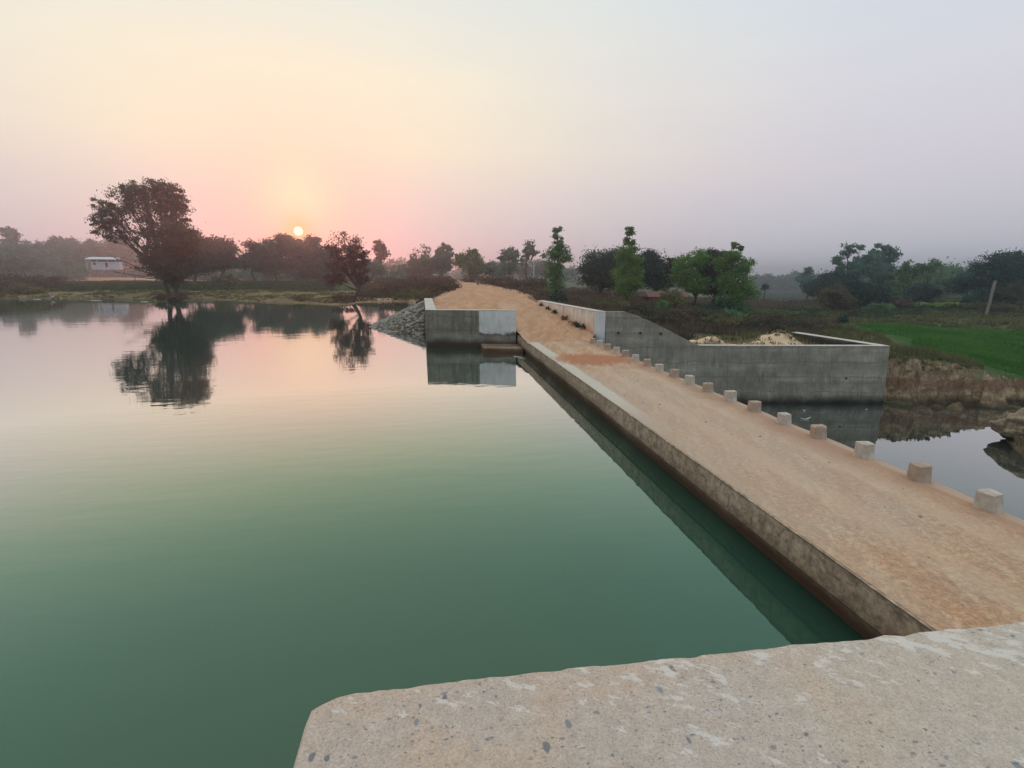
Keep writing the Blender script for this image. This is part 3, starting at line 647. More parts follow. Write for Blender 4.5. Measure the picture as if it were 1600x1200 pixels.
# right wing wall
o3 = (8.9, 26.8, 0); r = wall_thing('retaining_wall', o3, 'tall grey board-marked wing wall with sloping shoulder above the stream')
top = [(8.87, 26.80, 2.13), (9.4, 26.72, 2.13), (9.9, 26.63, 2.12), (10.5, 26.5, 1.93), (11.2, 26.36, 1.63), (12.2, 26.15, 1.14), (13.0, 25.98, .72), (13.8, 25.80, .34), (16, 25.44, .33), (18.5, 25.06, .33), (21, 24.68, .33), (23.74, 24.27, .33)]
bm = bmesh.new(); rows = []
for x, y, z in top:
    dn = (.15, .99)
    rows.append([bm.verts.new((x-o3[0]-(.0 if x < 23 else .32), y-.50-o3[1], -3.9)), bm.verts.new((x-o3[0]-(.0 if x < 23 else .28), y-.42-o3[1], -2.7)), bm.verts.new((x-o3[0], y-o3[1], z)), bm.verts.new((x-o3[0]+.06, y+.4-o3[1], z)), bm.verts.new((x-o3[0]+.06, y+.5-o3[1], -3.9))])
for a, c in zip(rows[:-1], rows[1:]):
    for i in range(4): bm.faces.new((a[i], c[i], c[i+1], a[i+1]))
bm.faces.new(rows[0]); bm.faces.new(rows[-1][::-1])
b = bm_obj('wall_body', bm, M['wing'], r)
bm = bmesh.new(); rows = []
for x, y, z in top[7:]:
    rows.append([bm.verts.new((x-o3[0], y+a-o3[1], z+c)) for a, c in ((-.012, .002), (-.012, .03), (.42, .03), (.42, .002))])
for a, c in zip(rows[:-1], rows[1:]):
    for i in range(4): bm.faces.new((a[i], c[i], c[(i+1) % 4], a[(i+1) % 4]))
bm.faces.new(rows[0]); bm.faces.new(rows[-1][::-1]); bevel(bm_obj('coping', bm, M['coping'], r), .008)
bm = bmesh.new(); prism(bm, rel([(23.30, 24.77), (23.80, 24.70), (23.55, 31.2), (23.0, 31.1)], o3), -3, .33); bm_obj('return_wall', bm, M['wall'], r)
bm = bmesh.new(); prism(bm, rel([(23.29, 24.72), (23.81, 24.69), (23.56, 31.22), (22.99, 31.12)], o3), .332, .362); bevel(bm_obj('return_coping', bm, M['coping'], r), .008)
def wing_hit(px, py):
    a = np.array((8.87, 26.80)); c = np.array((23.74, 24.27)); nrm = np.array((c[1]-a[1], -(c[0]-a[0]))); rr_ = ray(px, py)
    best = None
    for it in range(6):
        off = 0 if best is None else max(0, (.33-best[2]))*.14 if best[0] > 13.8 else max(0, (2.13-best[2]))*.084
        aa = a+np.array((-.15, -.99))*off
        t = ((aa-CAM[:2])@nrm)/(rr_[:2]@nrm); best = CAM+rr_*t
    return best
for px, py in ((966, 520), (1000, 520), (1032, 521), (1124, 567), (1212, 565), (1259, 565), (1141, 594), (1190, 595), (1230, 594), (1321, 591), (1211, 621), (1251, 621)):
    h = wing_hit(px, py); bm = bmesh.new()
    bmesh.ops.create_cone(bm, cap_ends=True, segments=10, radius1=.055, radius2=.05, depth=.16, matrix=Matrix.Translation((h[0]-o3[0], h[1]-o3[1], h[2]))@Matrix.Rotation(math.radians(90), 4, 'X'))
    bm_obj('weep_hole', bm, M['dark'], r)

# ---------------------------------------------------------------- bollards on the stream side of the causeway
def bollard_mesh(seed):
    rnd = random.Random(seed); bm = bmesh.new(); rows = []
    for z, s in ((-.06, 1.06), (.0, 1.04), (.10, 1.0), (.245, .97), (.265, .93)):
        ring = []
        for k, (x, y) in enumerate(((-.125, -.09), (-.09, -.125), (.09, -.125), (.125, -.09), (.125, .09), (.09, .125), (-.09, .125), (-.125, .09))):
            ring.append(bm.verts.new((x*s+rnd.uniform(-.009, .009), y*s+rnd.uniform(-.009, .009), z+(rnd.uniform(-.014, .008) if z > .2 else 0))))
        rows.append(ring)
    for a, c in zip(rows[:-1], rows[1:]):
        for i in range(8): bm.faces.new((a[i], a[(i+1) % 8], c[(i+1) % 8], c[i]))
    bm.faces.new(rows[-1]); bmesh.ops.recalc_face_normals(bm, faces=bm.faces[:])
    me = bpy.data.meshes.new('bollard'); bm.to_mesh(me); bm.free(); return me
bmw = [bollard_mesh(s) for s in (1, 2)]; bmr = [bollard_mesh(s) for s in (3, 4)]
for m_ in bmw: m_.materials.append(M['bollard_white'])
for m_ in bmr: m_.materials.append(M['bollard_red'])
ordn = ['first', 'second', 'third', 'fourth', 'fifth', 'sixth', 'seventh', 'eighth', 'ninth', 'tenth', 'eleventh', 'twelfth', 'thirteenth', 'fourteenth', 'fifteenth', 'sixteenth', 'seventeenth', 'eighteenth']
for k in range(18):
    y = 5.85+k*(24.35-5.85)/17; x = 7.66-(y-5.65)*.0115
    wh = k % 2 == 0
    o = bpy.data.objects.new('bollard', (bmw if wh else bmr)[(k//2) % 2]); COL.objects.link(o)
    o.location = (x+random.uniform(-.02, .02), y+random.uniform(-.04, .04), .765); o.rotation_euler = (random.uniform(-.05, .05), random.uniform(-.05, .05), random.uniform(-.16, .16))
    sc = random.uniform(.95, 1.06); o.scale = (sc, sc, random.uniform(.92, 1.1)*(1.12 if k == 0 else 1))
    lab = ('nearest bollard, pale whitewashed concrete block on the causeway edge' if k == 0 else
           'farthest bollard, red-brown block touching the white parapet end' if k == 17 else
           ('pale whitewashed' if wh else 'red-brown dusty')+' concrete bollard, '+ordn[k]+' from the camera along the causeway')
    setp(o, lab, 'bollard', 'bollards along the stream side of the causeway')

# ---------------------------------------------------------------- trees
def leaves(centres, spread, n, size, seed, droop=0.0):
    r = np.random.default_rng(seed); k = len(centres)
    idx = r.integers(0, k, n); c = centres[idx]; sp = spread[idx]
    d = r.normal(size=(n, 3)); d /= np.linalg.norm(d, axis=1)[:, None]
    q = c+d*sp*(r.random((n, 1))**.45)*(1+(r.random((n, 1)) > .8)*r.random((n, 1))*1.1)
    q[:, 2] -= droop*r.random(n)
    a = r.normal(size=(n, 3)); a[:, 2] -= droop; a /= np.linalg.norm(a, axis=1)[:, None]
    b = np.cross(a, r.normal(size=(n, 3))); b /= np.linalg.norm(b, axis=1)[:, None]
    s = (size*(.6+.8*r.random(n)))[:, None]
    V = np.stack([q-a*s*.7, q+b*s*.38, q+a*s*.7, q-b*s*.38], 1).reshape(-1, 3)
    return V, np.arange(4*n).reshape(-1, 4)
tree_count = [0]
def tree(name, label, cat, bx, D, blobs, leaf, bark='bark', tr=.25, dens=1.0, group=None, by=None, seed=None, limbs=True, droop=0, trunk=True, size=None, bare=0, clump=.36):
    """blobs: (px, py, rx, ry[, density]) outline of the crown as it looks from the bank, at camera depth D"""
    tree_count[0] += 1; seed = seed or tree_count[0]*13; r = np.random.default_rng(seed)
    k = D/FPX; b0 = Q(bx, 430, D); gz = P1(b0[0], b0[1])
    if by is not None:
        gz = min(gz, Q(bx, by, D)[2]) if gz > .3 else gz
    base = np.array([b0[0], b0[1], gz-.15])
    root = setp(empty(name, base), label, cat, group)
    V = []; Fc = []; C_ = []; Sp = []; cnt = 0; cents = []
    fwd = np.array([Fv[0], Fv[1], 0]); fwd /= np.linalg.norm(fwd)
    for bl in blobs:
        px, py, rx, ry = bl[:4]; rx *= 1.12; ry *= 1.1; de = bl[4] if len(bl) > 4 else 1.0
        c = Q(px, py, D)+fwd*r.uniform(-.3, .3)*rx*k; cents.append((c, rx*k, ry*k, de))
        m = max(9, int(40*de*(rx*ry/400)**.35*(1.3 if ry > 25 else 1)))
        d = r.normal(size=(m, 3)); d /= np.linalg.norm(d, axis=1)[:, None]
        rad = .25+.68*r.random(m)**.75
        pts = c+d*rad[:, None]*np.array([rx*k*Rv[0]+rx*k*.0, 0, 0])*0+(Rv[None]*(d[:, :1]*rx*k)+fwd[None]*(d[:, 1:2]*rx*k*.85)+np.array([0, 0, 1])[None]*(d[:, 2:3]*ry*k*1.0))*rad[:, None]
        C_.append(pts); Sp.append(np.stack([r.uniform(.6, 1.3, m)*clump*min(rx, ry*1.3)*k]*3, 1)*np.array([1.15, 1.15, .75])); cnt += rx*ry*math.pi*de
    C_ = np.vstack(C_); Sp = np.vstack(Sp)
    sz = size or (max(.11, D*.0025) if D < 100 else D*.0031)
    n = int(min(26000, cnt*k*k*dens*4.5/(sz*sz*.5))); n = max(n, 200)
    # keep a share of the clumps empty so gaps show
    keep = r.random(len(C_)) < (.93 if dens >= 1 else .8)
    Vl, Fl = leaves(C_[keep]-base, Sp[keep], n, sz, seed+1, droop)
    mesh_obj('crown', Vl, Fl, LF[leaf], root)
    if trunk:
        topc = max(cents, key=lambda c: c[0][2])[0]; mid = min(cents, key=lambda c: c[0][2]+abs(np.dot(c[0]-base, Rv))*.5)[0]
        bl0 = np.zeros(3); tt = (topc-base); split = (mid-base)*np.array([.6, .6, .55])
        pts = [np.zeros(3), split*.33+np.array([.03, 0, 0]), split*.66+r.normal(size=3)*tr*.3, split]
        pts += [split+(tt-split)*f+r.normal(size=3)*tr*.5*(1-f) for f in (.3, .6, .9)]
        tube(V, Fc, pts, [tr*1.35, tr*1.02, tr*.9, tr*.78, tr*.55, tr*.32, tr*.12], 8)
        if limbs:
            for c, rx, ry, de in cents:
                e = c-base; s0 = split*r.uniform(.8, 1.05); m1 = s0*.5+e*.5+np.array([0, 0, -.05*rx])+r.normal(size=3)*rx*.06
                tube(V, Fc, [s0, m1, e], [tr*.5, tr*.32, tr*.14], 5)
            pick = r.choice(len(C_), min(len(C_), int(26+bare)), replace=False)
            for i in pick:
                e = C_[i]-base; j = min(range(len(cents)), key=lambda q: np.linalg.norm(cents[q][0]-C_[i])); s0 = (cents[j][0]-base)
                s0 = split+(s0-split)*r.uniform(.35, .9); m1 = (s0+e)/2+r.normal(size=3)*.08*cents[j][1]; w = max(tr*.09, D*.0004)
                tube(V, Fc, [s0, m1, e], [w*1.6, w*1.1, w*.5], 4)
        mesh_obj('trunk', V, Fc, M[bark], root, smooth=True)
    return root
def shrub(label, bx, D, w, h, leaf, group=None, n=None, name='shrub', zoff=0, cat='shrub'):
    tree_count[0] += 1; r = np.random.default_rng(tree_count[0]*7+3)
    b0 = Q(bx, 430, D); z = P1(b0[0], b0[1])+zoff; base = np.array([b0[0], b0[1], max(z, -.1) if D > 40 and bx < 700 else z])
    root = setp(empty(name, base), label, cat, group)
    m = 16; a = r.uniform(0, 6.283, m); q = r.random(m)**.6; c = np.stack([np.cos(a)*q*w*.42, np.sin(a)*q*w*.35, h*(.25+.5*r.random(m))*(1-.5*q*q)], 1)
    sp = np.stack([np.full(m, w*.17), np.full(m, w*.17), np.full(m, h*.24)], 1)
    sz = max(.05, D*.0030); n = n or int(min(3500, max(150, w*h*6/(sz*sz))))
    V, F = leaves(c, sp, n, sz, tree_count[0])
    mesh_obj('foliage', V, F, LF[leaf], root)
    Vs = []; Fs = []
    for i in range(9):
        e = c[r.integers(0, m)]*np.array([1, 1, 1.35]); tube(Vs, Fs, [(0, 0, -.1), e*.5+r.normal(size=3)*.04, e], [h*.02+.01, h*.012+.006, D*.0003], 4)
    mesh_obj('stem', Vs, Fs, M['bark'], root)
    return root

T = tree
# left shore
T('dome_tree', 'tallest tree on the left shore, airy domed crown with sky showing through', 'tree', 262, 86,
  [(215, 322, 40, 34, .8), (248, 310, 34, 26, .95), (170, 340, 26, 26, .75), (264, 330, 26, 36, .8), (192, 312, 30, 22, .75), (226, 296, 32, 15, .9), (277, 318, 14, 30, .9), (160, 322, 16, 16, .5), (222, 352, 42, 20, .65), (182, 368, 34, 14, .6), (240, 378, 36, 16, .6), (152, 345, 12, 18, .5), (255, 296, 22, 12, .9)],
  'dark', tr=.38, dens=.62, by=470, bare=150, clump=.27)
T('dark_tree', 'dense dark tree leaning over the lake in front of the airy domed tree', 'tree', 272, 83,
  [(272, 375, 32, 26, 1.3), (292, 380, 20, 26, 1.2), (262, 405, 36, 26, 1.2), (275, 425, 26, 18, 1.2), (238, 415, 26, 14, .7), (245, 395, 24, 18, .8)], 'dark', tr=.45, dens=1.5, by=471, limbs=True)
def twigs(root_label, bx, D, ends, by):
    b0 = Q(bx, by, D); root = setp(empty('bare_branch', b0), root_label, 'branch'); V = []; Fc = []; r = np.random.default_rng(3)
    for ex, ey in ends:
        e = Q(ex, ey, D-1)-b0; m1 = e*.5+np.array([0, 0, -.4]); tube(V, Fc, [(0, 0, 0), m1, e], [.10, .07, .03], 5)
        for i in range(4):
            f = r.uniform(.4, .95); s = m1*(1-f)*1.0+e*f if f > .5 else m1; tube(V, Fc, [s, s+r.normal(size=3)*.9+np.array([-.7, 0, .1])], [.035, .015], 4)
    mesh_obj('twig', V, Fc, M['bark'], root)
twigs('bare dead branch reaching left over the lake below the dense dark tree', 262, 82, [(168, 398), (190, 412), (205, 432), (178, 425), (215, 420)], 430)
T('reddish_tree', 'lone reddish-leaved tree with drooping crown at the water edge, near the sun', 'tree', 548, 76,
  [(545, 380, 24, 20, .45), (524, 400, 17, 22, .6), (560, 405, 17, 24, .5), (540, 420, 25, 18, .8), (524, 433, 16, 12, .7), (568, 432, 12, 12, .5), (548, 398, 20, 18, .7)],
  'red', tr=.28, dens=.8, by=474, droop=.25, bare=60, clump=.3)
shrub('dark tangle of roots and weeds in the water under the domed trees', 262, 81, 5.0, 2.0, 'scrub', zoff=.1)
shrub('brown mound of weeds in the water beside the lone reddish tree', 533, 73.5, 3.6, 1.2, 'scrub', zoff=.2)
shrub('pale dry bush on the shore left of the lone reddish tree', 470, 78, 3.6, 1.0, 'olive')
# grove under the sun
GR = 'trees of the grove under the sun'
T('grove_tree', 'rounded dark tree just right of the tall domed tree', 'tree', 340, 150, [(340, 390, 27, 21, 1.2), (322, 405, 28, 20), (355, 408, 16, 16)], 'dark', tr=.4, dens=1.5, group=GR, by=435)
T('grove_tree', 'smooth domed tree half hidden behind the dense dark lake tree', 'tree', 300, 130, [(300, 385, 22, 22, 1.2), (305, 408, 28, 20)], 'dark', tr=.4, dens=1.5, group=GR, by=437)
T('grove_tree', 'round-topped tree left of the sun, lower than its right neighbour', 'tree', 398, 170, [(398, 395, 22, 17), (392, 412, 22, 14)], 'dark', tr=.35, dens=1.4, group=GR, by=434)
T('grove_tree', 'tufted tree directly left below the setting sun', 'tree', 432, 180, [(430, 387, 20, 16), (443, 376, 12, 9), (422, 412, 24, 18)], 'brown', tr=.35, dens=1.3, group=GR, by=434)
T('grove_tree', 'broad tree directly beneath the setting sun', 'tree', 472, 180, [(468, 394, 28, 18, 1.3), (484, 379, 13, 11, 1.2), (456, 384, 14, 11, 1.2), (470, 416, 32, 18), (470, 402, 14, 12, 1.6)], 'brown', tr=.35, dens=1.5, group=GR, by=435)
T('grove_tree', 'low crowned tree between the sun and the lone reddish tree', 'tree', 508, 175, [(505, 405, 20, 18, 1.1), (520, 395, 14, 10), (500, 420, 24, 14)], 'brown', tr=.3, dens=1.4, group=GR, by=435)
T('grove_tree', 'small tree at right end of the grove, peeping out behind the reddish tree', 'tree', 575, 170, [(575, 412, 14, 14), (588, 420, 14, 10)], 'far', tr=.25, dens=1.2, group=GR, by=432)
shrub('round light bush before the rounded dark grove tree', 350, 118, 6.0, 3.4, 'olive')
T('slender_tree', 'slim upright tree standing alone against the sky right of the reddish tree', 'tree', 594, 185, [(593, 386, 9, 12), (598, 394, 10, 12), (594, 404, 7, 8, .6)], 'dark', tr=.22, dens=1.2, by=432)
# far left treeline
FL = 'hazy trees behind the left shore'
for lab, x, D, bl in (
    ('flat-topped small tree at far left edge', 12, 300, [(8, 360, 9, 5, .8), (18, 366, 12, 7, .8), (12, 376, 12, 8)]),
    ('wide low tree at the left edge below the flat-topped one', 8, 260, [(2, 392, 26, 16), (25, 395, 20, 14)]),
    ('bushy far tree with bare sticks on top, left of the lake house', 50, 320, [(48, 388, 24, 11), (62, 398, 22, 12)]),
    ('dark round far tree with bright gaps, left of the white house', 88, 330, [(86, 378, 11, 9), (98, 388, 18, 12), (80, 395, 16, 12)]),
    ('small knobbly far tree above the path to the white house', 112, 340, [(110, 380, 10, 8), (120, 391, 18, 13)]),
    ('rounded far tree behind the white house', 148, 340, [(145, 386, 18, 12), (155, 396, 22, 12)]),
    ('pale hazy tree behind right end of the white house', 190, 330, [(185, 385, 22, 14), (200, 400, 22, 14)]),
    ('grey-green far tree left of the white house', 120, 250, [(110, 403, 24, 12), (75, 407, 24, 12)]),
    ('brownish low tree near the left edge', 40, 200, [(35, 413, 30, 12), (10, 410, 22, 14)])):
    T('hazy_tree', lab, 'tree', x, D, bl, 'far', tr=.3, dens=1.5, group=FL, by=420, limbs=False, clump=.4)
SB = 'brown scrub bushes along the left bank'
for i, (x, D, w, h) in enumerate(((10, 112, 10, 4.2), (38, 108, 9, 3.4), (62, 118, 8, 3.0), (25, 95, 8, 2.2), (86, 175, 9, 2.6), (-15, 98, 9, 3.2))):
    shrub(['rounded brown bush', 'spreading dark bush', 'tall brown thicket', 'low olive bush', 'ragged dark bush'][i % 5]+', '+['first', 'second', 'third', 'fourth', 'fifth', 'sixth', 'seventh', 'eighth', 'ninth', 'tenth'][(1, 3, 4, 2, 5, 0)[i]]+' from the left on the left bank', x, D, w, h, ('scrub', 'dark', 'scrub', 'olive', 'dark')[i % 5], group=SB)
def woods():
    V_ = []; F_ = []; nv = 0; r = np.random.default_rng(77)
    for x0, x1, D, t0, t1, yb, n in ((-60, 260, 430, 392, 404, 438, 20), (250, 640, 205, 412, 424, 440, 22), (-60, 130, 240, 402, 414, 440, 10), (240, 660, 420, 402, 412, 438, 24), (560, 900, 520, 416, 423, 436, 18), (1180, 1300, 470, 430, 434, 452, 9), (1280, 1680, 230, 425, 440, 462, 22), (1380, 1660, 150, 440, 452, 476, 16), (880, 1060, 300, 428, 434, 446, 10)):
        k = D/FPX; c = []; sp = []
        for x in np.linspace(x0, x1, n*3):
            t = r.uniform(t0, t1); yy = t+4
            while yy < yb+4: c.append(Q(x+r.uniform(-4, 4), yy, D*r.uniform(.95, 1.05))); sp.append([6*k, 6*k, 4.5*k]); yy += r.uniform(4, 7)
        c = np.array(c); sp = np.array(sp); sz = D*.0036
        v, f = leaves(c, sp, len(c)*42, sz, 5); V_.append(v); F_.append(f+nv); nv += len(v)
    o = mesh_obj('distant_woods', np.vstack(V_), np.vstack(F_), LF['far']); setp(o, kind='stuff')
woods()
# white house
hb = Q(165, 430, 190); hz_ = Q(165, 417.5, 190)[2]
def house():
    root = setp(empty('white_house', (hb[0], hb[1], hz_)), 'small white house with pale sheet roof beyond the left shore', 'house')
    def box(nm, x0, x1, y0, y1, z0, z1, mat, par=root, slope=0):
        bm = bmesh.new(); prism(bm, [(x0, y0), (x1, y0), (x1, y1), (x0, y1)], z0, [z1, z1, z1+slope, z1+slope]); return bm_obj(nm, bm, mat, par)
    box('wall', -5.2, 6.4, 0, 6, -1.0, 2.3, M['houseW'])
    rf = bmesh.new(); prism(rf, [(-7.2, -1.3), (5.6, -1.3), (5.6, 6.5), (-7.2, 6.5)], 3.1, [3.4, 3.4, 4.4, 4.4]); bm_obj('roof', rf, M['houseR'], root)
    box('painted_veranda_shade', -5.0, 6.2, .2, 5.8, 2.304, 3.09, M['dark'])  # solid near-black block, painted as the shade under the roof
    box('window', -4.3, -3.4, -.03, .02, .9, 1.9, M['dark']); box('door', .6, 1.5, -.03, .02, 0, 1.9, M['dark'])
    for x in (-6.8, -2.5, 2, 5.2): box('post', x, x+.2, -1.2, -1.0, -1, 3.09, M['houseW'])
    root.rotation_euler.z = math.radians(16); root.scale = (.72, .8, .85)
house()
# mound left of the road
MB = 'brown bushes on the mound left of the dirt road'
rr2 = np.random.default_rng(5)
nm = 0
for x, D, w, h in ((600, 130, 8, 2.4), (612, 112, 8, 2.6), (622, 88, 6, 1.8), (630, 100, 8, 2.6), (650, 96, 8, 2.8), (640, 82, 6, 1.7), (655, 130, 10, 3.4), (662, 76, 5, 1.6), (678, 70, 4.4, 1.4), (668, 92, 7, 2.6), (684, 88, 6, 2.4), (688, 120, 8, 3.0), (692, 66, 3.4, 1.3), (700, 76, 3.6, 1.9)):
    nm += 1
    shrub(('olive-brown' if nm in (6, 8, 9) else 'dark brown')+' bush on the mound left of the dirt road, '+ordn[nm-1]+' outward from the pond', x, D, w, h, 'olive' if nm in (6, 8, 9) else 'scrub', group=MB)
# middle distance
T('hazy_tree', 'low blue-green dome of a tree left of the road crest', 'tree', 657, 170, [(660, 410, 20, 11, 1.2), (648, 418, 20, 9), (668, 420, 18, 12)], 'far', tr=.3, dens=1.5, by=436)
T('bare_tree', 'nearly bare twiggy tree rising behind the low blue-green dome', 'tree', 662, 190, [(665, 392, 15, 9, .15), (648, 398, 12, 8, .12)], 'dark', tr=.16, dens=.25, by=430, bare=60)
T('column_tree', 'thick columnar tree above the bend of the road', 'tree', 692, 165, [(692, 395, 11, 14), (698, 402, 10, 16), (690, 415, 15, 14), (684, 408, 8, 8)], 'far', tr=.3, dens=1.6, by=436)
T('conical_tree', 'green tree with a pointed top right of the columnar one', 'tree', 738, 150, [(739, 396, 7, 8), (738, 408, 16, 13), (722, 412, 14, 10), (740, 422, 24, 14), (718, 402, 9, 6, .6)], 'mid', tr=.3, dens=1.5, by=437)
T('hazy_tree', 'low tree right of the pointed green one', 'tree', 765, 170, [(762, 418, 15, 10), (775, 424, 12, 8)], 'far', tr=.25, dens=1.4, by=438)
T('umbrella_tree', 'umbrella-shaped hazy tree with two tiers of foliage', 'tree', 795, 160, [(795, 396, 14, 9), (788, 404, 9, 5), (804, 404, 8, 5), (795, 420, 20, 14, .9)], 'far', tr=.28, dens=1.3, by=438)
T('lanky_tree', 'lanky tree with small high crown between umbrella tree and leafy road tree', 'tree', 826, 150, [(829, 384, 8, 7), (826, 392, 11, 8, .8), (835, 396, 6, 7, .7), (816, 410, 7, 9, .6), (822, 402, 6, 6, .6)], 'far', tr=.3, dens=1.0, by=440)
for i, (lab, x, D, bl) in enumerate((('faint far trees seen between umbrella tree and lanky tree', 812, 300, [(812, 422, 20, 10), (840, 420, 22, 12)]), ('faint far tree behind the utility pole', 850, 290, [(852, 418, 18, 12)]),
    ('faint far tree behind the leafy road tree', 888, 320, [(895, 425, 22, 8), (878, 427, 20, 8)]), ('smoky pale tree left of umbrella tree', 778, 280, [(778, 420, 16, 13)]), ('very faint tree beyond the slim upright tree', 620, 420, [(618, 424, 24, 5), (640, 424, 22, 5)]))):
    T('hazy_tree', lab, 'tree', x, D, bl, 'far', tr=.3, dens=1.3, by=436, limbs=False)
T('leafy_tree', 'tall narrow leafy tree right behind the whitewashed parapet', 'tree', 868, 55, [(872, 370, 8, 15, .8), (875, 385, 12, 10, .8), (862, 398, 13, 9, .8), (880, 402, 12, 12, .8), (868, 413, 15, 10, .7), (868, 430, 17, 14, 1), (870, 448, 14, 14, .9)], 'mid', tr=.16, dens=.95, by=472, clump=.42)
bush = shrub('small dark bush at the foot of the tall narrow leafy tree', 873, 50, 2.0, 1.6, 'mango')
T('mango_tree', 'broad dark mango tree with clean trunk left of the light green tree', 'tree', 938, 78, [(945, 415, 36, 24, 1.3), (925, 425, 22, 20, 1.2), (962, 405, 24, 17, 1.2), (965, 430, 26, 22, 1.2), (940, 438, 32, 14, 1.2)], 'mango', tr=.35, dens=1.7, by=464)
T('mango_tree', 'second dark mango tree right behind the light green tree', 'tree', 1012, 80, [(1015, 412, 20, 20, 1.3), (1000, 425, 22, 26, 1.2), (1025, 432, 18, 20, 1.2), (1040, 440, 14, 14)], 'mango', tr=.35, dens=1.7, by=462)
T('light_green_tree', 'tall light green tree with a narrow tuft on top, between two dark mangos', 'tree', 982, 58, [(984, 362, 7, 9, .8), (984, 376, 9, 7, .7), (978, 395, 17, 14), (990, 405, 14, 12), (980, 425, 19, 16), (976, 448, 18, 13), (992, 440, 12, 12)], 'green', tr=.16, dens=1.15, by=500, clump=.42)
T('mixed_tree', 'light green spreading tree at left of the roadside clump', 'tree', 1085, 60, [(1075, 415, 23, 17), (1092, 405, 18, 13), (1080, 440, 24, 14), (1065, 432, 16, 18), (1090, 450, 18, 10)], 'green', tr=.18, dens=1.1, by=485)
T('mixed_tree', 'brownish darker tree in the middle of the roadside clump', 'tree', 1115, 62, [(1118, 400, 28, 13, 1), (1105, 418, 26, 20, 1.1), (1125, 440, 26, 24, 1.2), (1145, 402, 12, 10, .8), (1050, 420, 10, 20)], 'dark', tr=.25, dens=1.3, by=487)
T('mixed_tree', 'fresh green tree with a leaning tuft on top, right of the roadside clump', 'tree', 1145, 57, [(1148, 384, 7, 5, .6), (1158, 388, 5, 4, .6), (1145, 400, 14, 10, .8), (1135, 412, 15, 12), (1160, 420, 17, 15), (1150, 442, 28, 16), (1165, 455, 20, 14), (1140, 465, 18, 12)], 'green', tr=.2, dens=1.1, by=492)
shrub('yellowish bush between the light green tree and the roadside clump', 1050, 54, 4.2, 2.6, 'olive'); shrub('small green bush on the brown slope below the mud hut', 1038, 48, 1.8, 1.3, 'mid')
shrub('dark bush under the roadside clump', 1128, 54, 3.6, 2.0, 'mango'); shrub('dark bush at right foot of the roadside clump', 1160, 56, 3.0, 2.2, 'mid')
# mud hut
hb2 = Q(1040, 430, 72); hz2 = P1(hb2[0], hb2[1])
root = setp(empty('mud_hut', (hb2[0], hb2[1], hz2)), 'low mud hut with brown tiled roof between mango trees and roadside clump', 'hut'); root.scale = (1.1, 1, .62)
bm = bmesh.new(); prism(bm, [(-2.2, -1.4), (2.2, -1.4), (2.2, 1.4), (-2.2, 1.4)], -1, 1.7); bm_obj('wall', bm, M['mud'], root)
bm = bmesh.new(); vs = [bm.verts.new(v) for v in ((-2.8, -1.9, 1.5), (2.8, -1.9, 1.5), (2.8, 1.9, 1.5), (-2.8, 1.9, 1.5), (-2.6, 0, 2.6), (2.6, 0, 2.6))]
for f in ((0, 1, 5, 4), (2, 3, 4, 5), (1, 2, 5), (3, 0, 4), (3, 2, 1, 0)): bm.faces.new([vs[i] for i in f])
bm_obj('roof', bm, M['tile'], root)
bm = bmesh.new(); prism(bm, [(-.4, -1.43), (.4, -1.43), (.4, -1.38), (-.4, -1.38)], 0, 1.4); bm_obj('door', bm, M['dark'], root)
# pole
pb = Q(834, 430, 100); pz0 = P1(pb[0], pb[1]); V = []; Fc = []
root = setp(empty('utility_pole', (pb[0], pb[1], pz0)), 'thin pale utility pole left of the tall narrow leafy tree', 'pole')
ptop = Q(834, 405, 100)[2]-pz0
tube(V, Fc, [(0, 0, -.5), (0, 0, ptop)], [.13, .09], 8); mesh_obj('pole_shaft', V, Fc, M['pole'], root)
V = []; Fc = []; tube(V, Fc, [(-.5, 0, ptop-.35), (.5, 0, ptop-.35)], [.05, .05], 6); mesh_obj('crossarm', V, Fc, M['pole'], root)
# right side trees
FR = 'blue hazy trees of the distant forest'
labs = ['far forest tree touching the roadside clump', 'far forest tree, second from the roadside clump', 'far forest tree, third from the roadside clump', 'far forest tree with flat top in mid gap', 'far forest tree, tallest in the gap', 'far forest tree left of the palm-topped round tree', 'far forest tree partly behind the round tree', 'far forest tree behind the dark dome']
for i, (x, t) in enumerate(((1186, 430), (1200, 428), (1215, 430), (1230, 429), (1243, 426), (1256, 428), (1275, 428), (1296, 426))):
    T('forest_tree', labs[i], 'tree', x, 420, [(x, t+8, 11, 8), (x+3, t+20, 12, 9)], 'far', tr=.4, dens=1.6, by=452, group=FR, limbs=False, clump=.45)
T('hazy_tree', 'small dark round tree in the green gap right of the roadside clump', 'tree', 1196, 130, [(1196, 449, 6, 5)], 'mango', tr=.15, dens=1.5, by=458)
T('palm_topped_tree', 'blue-green round tree with feathery palm-like top', 'tree', 1264, 150, [(1263, 424, 10, 5, .9), (1260, 436, 13, 11, 1.2), (1268, 448, 14, 10, 1.1)], 'far', tr=.3, dens=1.7, by=464)
T('dome_tree', 'smooth dark domed tree right of the palm-topped tree', 'tree', 1300, 115, [(1298, 440, 24, 15, 1.3), (1282, 452, 20, 12, 1.2), (1315, 445, 22, 18, 1.2)], 'mango', tr=.4, dens=1.9, by=470)
T('airy_tree', 'tall airy tree with ragged open crown, left of the taller pair at right', 'tree', 1330, 112, [(1325, 392, 12, 11, .6), (1343, 388, 7, 6, .6), (1315, 408, 12, 10, .5), (1336, 412, 18, 12, .6), (1330, 425, 22, 12, .9)], 'far', tr=.3, dens=1.15, by=475, clump=.34)
